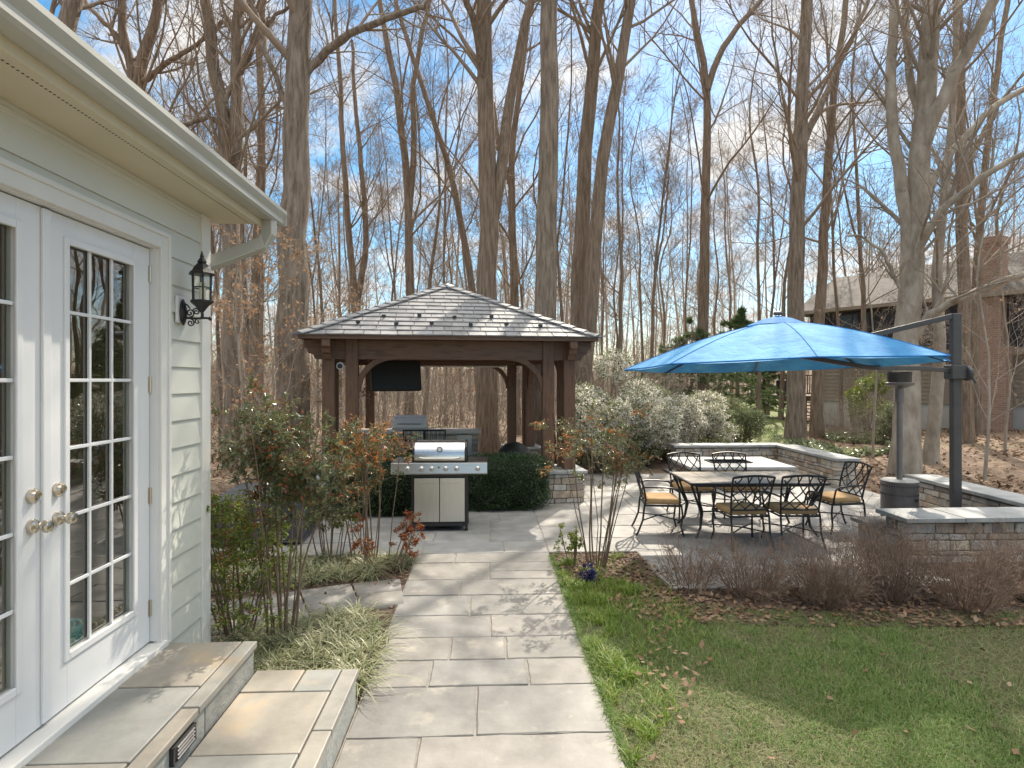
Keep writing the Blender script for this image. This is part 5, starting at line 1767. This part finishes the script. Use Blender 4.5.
def P_(px, py, z=0.0):
    dd_ = F_PX * (EYE - z) / (py - HOR)
    return site(px, dd_)
x, y = site(281, 4.95)
nandina('tall multi-stemmed nandina shrub between the house corner and the walkway', x, y, -.03, 13, 2.0, .13, 5, frond=.19, fr=13, crown=(.68, 1), ll=.05, extra=(m_nandred, .06, .05))
x, y = site(238, 4.95)
nandina('leafy lime and red nandina growing against the house corner trim', x, y, -.03, 11, 1.3, .32, 6, leafm=m_nandlime, crown=(.15, 1), fr=14, extra=(m_nandred, .06, .045), frond=.3)
x, y = site(366, 7.0)
nandina('nandina with orange and red leaf sprays beside the gas grill', x, y, -.03, 13, 1.66, .13, 7, crown=(.66, 1), fr=8, extra=(m_nandorange, .2, .055), frond=.22, base_r=.25)
x, y = site(330, 7.1)
nandina('dark green nandina in front of the covered furniture', x, y, -.03, 10, .95, .22, 8, crown=(.5, 1), fr=7, frond=.25, extra=(m_nandlime, .08, .045), base_r=.2)
x, y = site(597, 6.95)
nandina('nandina of bare fanned stems with a pale crown at the dining patio corner', x, y, -.02, 13, 1.95, .2, 9, crown=(.6, 1), fr=6, frond=.22, extra=(m_nandorange, .1, .05), base_r=.1)
x, y = site(573, 7.05)
nandina('small young nandina at the walkway edge beside the fanned stems', x, y, -.02, 5, .45, .2, 10, crown=(.35, 1), fr=6, ll=.03, frond=.3, base_r=.05, leafm=m_nandlime)
x, y = site(388, 6.75)
nandina('low bronze-leaved seedling shrub leaning over the patio near the grill wheels', x, y, -.02, 7, .75, .75, 11, crown=(.4, 1), fr=6, leafm=m_nandred, frond=.24, ll=.036)

def leafy_shrub(label, x, y, Hh, rx, seed, n=6000, ll=.075, lw=.4, m=None, lobes=12, name='evergreen_shrub', z=0., flat=.9, group=None, lobe_r=.38, glint_flecks=0):
    r = np.random.default_rng(seed)
    t = thing(name, label, 'shrub', (x, y, z), 0, group)
    # woody stems
    a = r.uniform(0, 2 * np.pi, 9)
    P = grow(np.column_stack([np.cos(a) * .08, np.sin(a) * .08, np.zeros(9) - .05]), np.column_stack([np.cos(a) * .5 * rx / Hh * 1.6, np.sin(a) * .5 * rx / Hh * 1.6, np.ones(9)]), Hh * r.uniform(.7, .95, 9), 7, .08, .03, r)
    R = np.full((9, 1), .018) * (1 - .7 * np.linspace(0, 1, 7)[None])
    C1, R1_ = sprout(P, R, 8, .25, 1, (30, 70), (.25, .5), 5, .12, .02, r, rmin=.003)
    V, F = join([tubes(P, R, 6), tubes(C1, R1_, 4)])
    mesh_np('stems', V, F, m_stem, t, smooth=True)
    u = rnd_dirs(lobes, r)
    lc = np.column_stack([u[:, 0] * rx * .62, u[:, 1] * rx * .62, Hh * .55 + u[:, 2] * Hh * .36])
    lr = r.uniform(.7, 1.25, lobes) * rx * lobe_r
    idx = r.integers(0, lobes, n)
    dv = rnd_dirs(n, r)
    rad = r.uniform(.45, 1.08, n) ** .6
    c = lc[idx] + dv * (lr[idx] * rad)[:, None] * np.array([1, 1, .85])
    ok = c[:, 2] > .02
    c, dv = c[ok], dv[ok]
    n = len(c)
    V, F = leaves(c, dv * .7 + r.normal(0, .6, (n, 3)) + np.array([0, 0, .15]), rnd_dirs(n, r, 1.3), r.uniform(.6, 1.2, n) * ll, r.uniform(.8, 1.2, n) * ll * lw, .14, .1)
    mesh_np('foliage', V, F, m or m_laurel, t)
    if glint_flecks:
        # small pale flecks painting the glints of glossy leaves outside the clumps
        q = r.choice(n, int(n * .42 * glint_flecks), replace=False)
        q = q[c[q, 2] > Hh * .3]
        k = 7
        cc = np.repeat(c[q] + dv[q] * .03, k, 0) + r.normal(0, .028, (len(q) * k, 3)) - np.array([0, 0, 1]) * r.random((len(q) * k, 1)) * .05
        V, F = leaves(cc, r.normal(0, 1, cc.shape), rnd_dirs(len(cc), r), r.uniform(.03, .06, len(cc)), r.uniform(.022, .038, len(cc)), .3, .1)
        mesh_np('glint_flecks', V, F, m_glint, t)
    return t
EV_ = [(603, 14.3, 1.85, 1.05, 'broad white-glinting evergreen shrub behind the fanned bare stems'),
       (612, 14.9, 3.15, 1.1, 'tallest glossy evergreen shrub between gazebo and umbrella'),
       (578, 15.9, 1.9, .6, 'narrow glossy evergreen shrub close to the right gazebo posts'),
       (640, 15.4, 1.8, 1.0, 'rounded pale-glinting evergreen shrub left of the fire pit wall'),
       (668, 16.3, 1.75, .95, 'glossy evergreen shrub touching the left end of the fire pit wall'),
       (702, 17.2, 1.7, .95, 'glossy evergreen shrub directly behind the fire pit wall'),
       (738, 18.6, 1.5, .8, 'lowest evergreen shrub beside the far sunny lawn'),
       (648, 19.5, 2.4, 1.1, 'loose tall evergreen shrub under the left umbrella tip')]
for k, (px, dd, hh, rx, l) in enumerate(EV_):
    x, y = site(px, dd)
    leafy_shrub(l, x, y, hh, rx, 300 + k, n=9500 if k == 1 else 7500, ll=.085, z=float(gz(x, y)), glint_flecks=(0 if dd > 18 else [.9, .7, .4, .8, .9, .6, .35, .2][k]))
x, y = site(868, 21)
leafy_shrub('yellow-green leafy shrub against the neighbour foundation', x, y, 2.2, .8, 320, n=3500, ll=.11, m=m_nandlime, z=float(gz(x, y)))
x, y = site(890, 18.5)
leafy_shrub('small dark evergreen shrub behind the heater pole', x, y, 1.3, .5, 321, n=2500, ll=.08, z=float(gz(x, y)))
x, y = site(588, 6.45)
leafy_shrub('low blue-flowered bedding plant near the walkway edge', x, y, .15, .11, 322, n=260, ll=.05, m=m_pansy, name='flowering_plant', z=-.02, lobes=6)

def boxwood(label, x, y, sx, sy, Hh, seed, n=30000, group='clipped boxwoods by the gas grill'):
    r = np.random.default_rng(seed)
    t = thing('boxwood_hedge', label, 'hedge', (x, y, 0), .02)
    p = 4.6
    u = rnd_dirs(n, r)
    k = (np.abs(u[:, 0]) ** p + np.abs(u[:, 1]) ** p + np.abs(u[:, 2]) ** p) ** (-1 / p)
    lump = 1 + .07 * np.sin(u[:, 0] * 7 + seed) * np.sin(u[:, 2] * 6 + 1) + .05 * np.sin(u[:, 1] * 13 + u[:, 0] * 9) + .12 * (r.random(n) < .04) * r.random(n)
    c = u * (k * lump * r.uniform(.86, 1.03, n))[:, None] * np.array([sx, sy, Hh / 2]) + np.array([0, 0, Hh / 2])
    c[:, 2] = np.maximum(c[:, 2], .01)
    V, F = leaves(c, u * .6 + r.normal(0, .6, (n, 3)) + np.array([0, 0, .2]), rnd_dirs(n, r, .6), r.uniform(.02, .034, n), r.uniform(.012, .018, n), .15, .1)
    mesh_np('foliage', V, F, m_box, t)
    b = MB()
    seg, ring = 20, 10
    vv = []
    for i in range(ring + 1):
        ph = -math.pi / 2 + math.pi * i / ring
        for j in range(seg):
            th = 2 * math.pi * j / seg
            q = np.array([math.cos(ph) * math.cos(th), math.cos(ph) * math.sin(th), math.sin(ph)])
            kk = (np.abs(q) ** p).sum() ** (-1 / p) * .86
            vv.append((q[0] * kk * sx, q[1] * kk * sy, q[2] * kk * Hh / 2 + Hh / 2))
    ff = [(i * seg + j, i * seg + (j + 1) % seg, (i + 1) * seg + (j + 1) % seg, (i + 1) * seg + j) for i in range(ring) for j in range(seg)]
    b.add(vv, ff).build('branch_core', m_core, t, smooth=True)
    return t
x, y = site(502, 10.15)
boxwood('dark clipped boxwood right of the gas grill in front of the gazebo pier', x, y, .72, .45, .84, 31)
x, y = site(386, 9.75)
boxwood('dark clipped boxwood partly hidden behind the left shelf of the gas grill', x, y, .85, .45, .9, 32)

def conifer(label, x, y, Hh, rx, seed, n=16000):
    r = np.random.default_rng(seed)
    z = float(gz(x, y))
    t = thing('conifer_tree', label, 'tree', (x, y, z))
    P = grow(np.array([[0, 0, -.1]]), np.array([[0, 0, 1.]]), np.array([Hh]), 10, .02, .02, r)
    R = np.array([.12 * (1 - .9 * np.linspace(0, 1, 10))])
    V0, F0 = tubes(P, R, 8)
    nb = 70
    tt = r.uniform(.12, .98, nb)
    a = r.uniform(0, 6.28, nb)
    C1 = grow(np.column_stack([np.zeros(nb), np.zeros(nb), tt * Hh]), np.column_stack([np.cos(a), np.sin(a), np.full(nb, .12)]), rx * (1.05 - tt ** 1.6) * r.uniform(.6, 1.1, nb), 6, .06, -.03, r)
    R1_ = np.full((nb, 1), .018) * (1 - .8 * np.linspace(0, 1, 6)[None])
    C2, R2 = sprout(C1, R1_, 7, .2, 1, (35, 65), (.2, .45), 4, .06, -.02, r, rmin=.004, flat=.8)
    B = len(C2); k = n // B
    idx = np.repeat(np.arange(B), k)
    f = r.uniform(0, 2.99, len(idx)); i = f.astype(int); w = (f - i)[:, None]
    c = C2[idx, i] * (1 - w) + C2[idx, i + 1] * w
    m_ = len(c)
    V1, F1 = join([(V0, F0), tubes(C1, R1_, 4), tubes(C2, R2, 3)])
    mesh_np('trunk', V1, F1, m_bark2, t, smooth=True)
    V, F = leaves(c, C2[idx, 3] - C2[idx, 0] + r.normal(0, .18, (m_, 3)), rnd_dirs(m_, r, 1.5), r.uniform(.10, .22, m_), r.uniform(.014, .03, m_), .1, .2)
    mesh_np('crown', V, F, m_conifer, t)
x, y = site(738, 27)
conifer('soft green pine showing its tip above the umbrella left slope', x, y, 5.3, 2.5, 41)
x, y = site(690, 24)
conifer('drooping green hemlock behind the left umbrella edge', x, y, 4.6, 2.4, 42)
x, y = site(764, 31)
conifer('small conifer left of the raised deck', x, y, 4.2, 1.7, 43)

# bare twiggy shrubs in front of the dining patio
def brush(label, x, y, Hh, rad, n, seed, m=None):
    r = np.random.default_rng(seed)
    t = thing('bare_shrub', label, 'shrub', (x, y, -.03), 0, 'bare twiggy shrubs along the dining patio')
    a = r.uniform(0, 6.28, n)
    rr_ = rad * .35 * np.sqrt(r.random(n))
    lean = r.uniform(.1, 1.0, n) * rad / Hh * 1.1
    n = int(n)
    P = grow(np.column_stack([np.cos(a) * rr_, np.sin(a) * rr_, np.full(n, -.02)]), np.column_stack([np.cos(a) * lean, np.sin(a) * lean, np.ones(n)]), Hh * r.uniform(.6, 1.12, n), 7, .11, .02, r)
    R = r.uniform(.0025, .006, n)[:, None] * (1 - .6 * np.linspace(0, 1, 7)[None])
    C1, R1_ = sprout(P, R, 7, .15, 1, (25, 60), (.25, .5), 5, .14, .03, r, rmin=.0016)
    C2, R2 = sprout(C1, R1_, 4, .15, 1, (25, 60), (.3, .6), 4, .14, .02, r, rmin=.0013)
    V, F = join([tubes(P, R, 4), tubes(C1, R1_, 3), tubes(C2, R2, 3)])
    mesh_np('branches', V, F, m or m_brush, t, smooth=True)
for k, (px, dd, hh, rad, n, l) in enumerate([
        (690, 6.25, .56, .5, 50, 'sparse bare shrub at the lawn corner below the left dining chair'),
        (752, 6.05, .54, .52, 80, 'bare twiggy shrub below the middle of the dining table'),
        (826, 5.8, .68, .52, 95, 'dense bare brown shrub left of the bluestone capped wall'),
        (890, 5.95, .78, .46, 90, 'dense bare brown shrub at the end of the bluestone capped wall'),
        (968, 5.72, .62, .54, 100, 'dense bare brown shrub under the middle of the bluestone cap'),
        (1035, 5.9, .66, .55, 120, 'bare brown shrub cut by the right edge of the view')]):
    x, y = site(px, dd)
    brush(l, x, y, hh, rad, n, 400 + k)
x, y = site(862, 19)
brush('pale leafless shrub in front of the neighbour foundation', x, y, 1.7, 1.0, 60, 420, m_twigpale)
x, y = site(838, 20.5)
brush('leafless grey shrub beside the neighbour downspout', x, y, 1.5, .8, 50, 421, m_twigpale)

# ------------------------------------------------------------------ grass, liriope and fallen leaves
def inpoly(x, y, poly):
    c = np.zeros(len(x), bool)
    n = len(poly)
    for i in range(n):
        x0, y0 = poly[i]; x1, y1 = poly[(i + 1) % n]
        s = ((y0 > y) != (y1 > y)) & (x < (x1 - x0) * (y - y0) / (y1 - y0 + 1e-12) + x0)
        c ^= s
    return c
def patch(x, y, s, seed):
    """smooth patchiness 0..1"""
    r = np.random.default_rng(seed)
    v = np.zeros_like(x)
    for k in range(7):
        a = r.uniform(0, 6.28); f = s * r.uniform(.6, 2.4)
        v += np.sin(x * np.cos(a) * f + y * np.sin(a) * f + r.uniform(0, 6.28))
    return .5 + v / 7
def scatter(poly, n, r):
    p = np.array(poly)
    x = r.uniform(p[:, 0].min(), p[:, 0].max(), n); y = r.uniform(p[:, 1].min(), p[:, 1].max(), n)
    k = inpoly(x, y, poly)
    return x[k], y[k]
def blades(name, x, y, z, Hh, Wd, lean, m, r, seg=3, droop=.6):
    n = len(x)
    a = r.uniform(0, 6.28, n)
    dx, dy = np.cos(a), np.sin(a)
    sx, sy = -dy, dx
    rows = []
    for k in range(seg + 1):
        t = k / seg
        out = lean * t ** 1.5 * Hh
        up = Hh * (t - droop * np.minimum(lean, 1.2) * t ** 2.6 * .55)
        w = Wd * (1 - t ** 1.6) * .5
        cxx, cyy = x + dx * out, y + dy * out
        if k < seg:
            rows.append(np.stack([cxx - sx * w, cyy - sy * w, z + up], 1)); rows.append(np.stack([cxx + sx * w, cyy + sy * w, z + up], 1))
        else:
            rows.append(np.stack([cxx, cyy, z + up], 1))
    V = np.stack(rows, 1).reshape(-1, 3)
    q = 2 * seg + 1
    i = np.arange(n)[:, None] * q
    fs = []
    for k in range(seg - 1):
        a_ = 2 * k
        fs += [i + np.array([[a_, a_ + 1, a_ + 3]]), i + np.array([[a_, a_ + 3, a_ + 2]])]
    fs.append(i + np.array([[2 * seg - 2, 2 * seg - 1, 2 * seg]]))
    F = np.concatenate(fs, 1).reshape(-1, 3)
    return tag(mesh_np(name, V, F, m), kind='stuff')
r = np.random.default_rng(91)
LAWN = [(.79, 2.2), (7.5, 2.2), (7.5, 5.35), (3.0, 5.45), (1.7, 5.75), (.79, 6.0)]
x, y = scatter(LAWN, 100000, r)
k = r.random(len(x)) < np.clip(1.3 - y / 9, .3, 1)
x, y = x[k], y[k]
blades('lawn_thatch', x, y, -.036, r.uniform(.02, .045, len(x)), r.uniform(.003, .006, len(x)), r.uniform(1.4, 3.0, len(x)), m_thatch, r, 2, droop=.5)
x, y = scatter(LAWN, 450000, r)
pt = patch(x, y, 2.2, 3) * .6 + patch(x, y, 9, 4) * .4
k = r.random(len(x)) < np.clip((pt - .25) * 1.8, .12, 1) * np.clip(1.25 - y / 9, .3, 1)
x, y = x[k], y[k]
blades('lawn_grass', x, y, -.034, r.uniform(.025, .06, len(x)) * (0.7 + .6 * patch(x, y, 3, 8)), r.uniform(.003, .006, len(x)), r.uniform(.2, 1.4, len(x)), m_grass, r, 2)
BR = [(.79, 3.3), (1.35, 4.0), (1.9, 5.3), (1.85, 6.4), (1.75, 7.3), (.80, 7.35)]
x, y = scatter(BR, 60000, r)
pt = patch(x, y, 3.6, 12)
pf = patch(x, y, 11, 13)
edge = 1.28 + (y - 5.5) * .12 + .32 * (patch(x, y, 4, 14) - .5) * 2
k = r.random(len(x)) < np.clip((pt * .5 + pf * .5 - .36) * 4.2, .0, 1) * np.where(x > edge, .12, 1) * np.where(y > 6.3, .5, 1)
x, y = x[k], y[k]
blades('bright_groundcover', x, y, -.025, r.uniform(.03, .10, len(x)) * (.5 + patch(x, y, 9, 15)), r.uniform(.004, .010, len(x)), r.uniform(.2, 1.4, len(x)), m_bright, r, 3)
# turf creeping over the edge of the walkway
n = 5200
y = r.uniform(2.2, 7.3, n)
k = patch(y * 0, y, 5, 17) > .35
y = y[k]
x = .775 - .035 * r.random(len(y)) ** 2 + .02 * r.random(len(y))
blades('edge_grass', x, y, -.02, r.uniform(.03, .07, len(x)), r.uniform(.004, .007, len(x)), r.uniform(.4, 1.5, len(x)), m_grass, r, 2)
def liriope(poly, n, seed):
    r = np.random.default_rng(seed)
    x, y = scatter(poly, n, r)
    per = 34
    X = np.repeat(x, per) + r.normal(0, .03, len(x) * per); Y = np.repeat(y, per) + r.normal(0, .022, len(x) * per)
    return blades('liriope_ground_cover', X, Y, -.03, r.uniform(.14, .34, len(X)), r.uniform(.008, .015, len(X)), r.uniform(.5, 1.6, len(X)), m_lirio, r, 5, droop=1.25)
liriope([(-2.0, 4.15), (-.86, 4.1), (-.80, 4.7), (-.86, 5.2), (-1.15, 5.5), (-1.7, 5.25), (-2.3, 4.85)], 150, 5)
liriope([(-.95, 6.6), (-.88, 7.3), (-1.8, 7.3), (-2.9, 6.9), (-3.1, 5.95), (-2.4, 6.2), (-1.5, 6.5)], 110, 6)

def litter(name, x, y, z, size, seed, m=None, lift=.012):
    r = np.random.default_rng(seed)
    n = len(x)
    c = np.column_stack([x, y, z + r.uniform(.0, lift, n)])
    d_ = r.normal(0, 1, (n, 3)); d_[:, 2] *= .18
    V, F = leaves(c, d_, rnd_dirs(n, r, 2.4), r.uniform(.55, 1.3, n) * size, r.uniform(.4, .75, n) * size, r.uniform(.1, .3), -.2)
    return tag(mesh_np(name, V, F, m or m_litter), kind='stuff')
x1, y1 = scatter([(.8, 6.0), (1.5, 5.35), (3.0, 5.1), (6.5, 5.0), (6.5, 6.7), (1.9, 6.8), (1.8, 7.4), (.8, 7.4)], 8000, r)
k = r.random(len(x1)) < np.clip(patch(x1, y1, 2.5, 21) * 1.5, .15, 1)
x1, y1 = x1[k], y1[k]
x2, y2 = scatter(LAWN, 230, r)
k = r.random(len(x2)) < np.clip((patch(x2, y2, 1.6, 22) - .35) * 2.2, .05, 1)
x2, y2 = x2[k], y2[k]
x3, y3 = scatter([(-5, 4.05), (-.85, 4.05), (-.85, 7.4), (-3.6, 7.4), (-5, 8)], 3000, r)
x4, y4 = scatter([(.85, 3.3), (1.15, 3.6), (2.1, 5.3), (1.35, 5.3)], 420, r)
k = r.random(len(x4)) < np.clip((patch(x4, y4, 4, 26) - .35) * 2.4, .03, 1)
x4, y4 = x4[k], y4[k]
litter('fallen_leaves', np.concatenate([x1, x2, x3, x4]), np.concatenate([y1, y2, y3, y4]), np.concatenate([np.full(len(x1), -.015), np.full(len(x2), .0), np.full(len(x3), -.022), np.full(len(x4), .01)]), .06, 23)
# the forest floor carpet
n = 60000
dd = 8.2 + 30 * r.random(n) ** 1.6
px = r.uniform(-60, 1150, n)
xy = np.array([site(a, b_) for a, b_ in zip(px, dd)])
x, y = xy[:, 0], xy[:, 1]
k = ~((x > -3.7) & (x < 7.3) & (y < 15.4)) & ~inpoly(x, y, fl) & ~((x < -2) & (y < 4.7))
x, y = x[k], y[k]
k = r.random(len(x)) < np.clip(patch(x, y, .8, 41) * 1.5, .25, 1)
x, y = x[k], y[k]
litter('forest_litter', x, y, gz(x, y) + .005, .12, 24, lift=.05)
# ivy patches under the far trees
px = r.uniform(775, 905, 9000); dd = r.uniform(16.2, 22.5, 9000)
xy = np.array([site(a, b_) for a, b_ in zip(px, dd)]); x, y = xy[:, 0], xy[:, 1]
k = patch(x, y, 1.1, 31) > .42
x, y = x[k], y[k]
V, F = leaves(np.column_stack([x, y, gz(x, y) + r.uniform(.02, .16, len(x))]), r.normal(0, 1, (len(x), 3)) * np.array([1, 1, .3]), rnd_dirs(len(x), r, 1.6), r.uniform(.09, .17, len(x)), r.uniform(.07, .13, len(x)), .1, .1)
tag(mesh_np('ivy_ground_cover', V, F, m_laurel), kind='stuff')
x, y = scatter(fl, 26000, r)
blades('far_lawn_grass', x, y, gz(x, y) + .055, r.uniform(.06, .14, len(x)), r.uniform(.012, .03, len(x)), r.uniform(.2, 1, len(x)), m_bright, r, 2)
# young beeches that keep their dry leaves
def beech_sapling(label, px, dd, Hh, seed, nl=900):
    r = np.random.default_rng(seed)
    x, y = site(px, dd)
    pts = [(x, y, 0), (x + .1, y, Hh * .4), (x - .05, y + .1, Hh * .75), (x + .1, y, Hh)]
    t, C3, C2 = tree('young_beech', label, [(pts, .035, .008)], seed=seed, bark=m_beech, twig=m_twigpale, z0=.25, dens=.9, rmin=.003, up=0.0, llen=(.3, .5))
    q = C3.reshape(-1, 3)
    c = q[r.integers(0, len(q), nl)] - np.array(t.location)
    V, F = leaves(c, r.normal(0, 1, (nl, 3)) + np.array([0, 0, -.7]), rnd_dirs(nl, r, .5), r.uniform(.06, .11, nl), r.uniform(.03, .055, nl), .2, .2)
    mesh_np('dry_leaves', V, F, m_clingleaf, t)
beech_sapling('young beech holding tan dry leaves in the gap beside the wall lantern', 236, 10.5, 4.6, 61)
beech_sapling('young beech with few tan leaves near the left gazebo posts', 322, 15.5, 4.2, 62, 600)
beech_sapling('young beech holding tan leaves in front of the massive trunk', 268, 12, 4.9, 63, 800)
beech_sapling('pale fine-twigged sapling in front of the brick chimney', 985, 12.2, 5.6, 65, 60)
beech_sapling('pale fine-twigged sapling behind the heater head', 872, 16, 6.5, 66, 60)
beech_sapling('pale spreading sapling just right of the umbrella mast', 1005, 15, 6.5, 67, 60)
beech_sapling('thin young beech seen through the gazebo opening', 452, 19, 3.6, 64, 500)
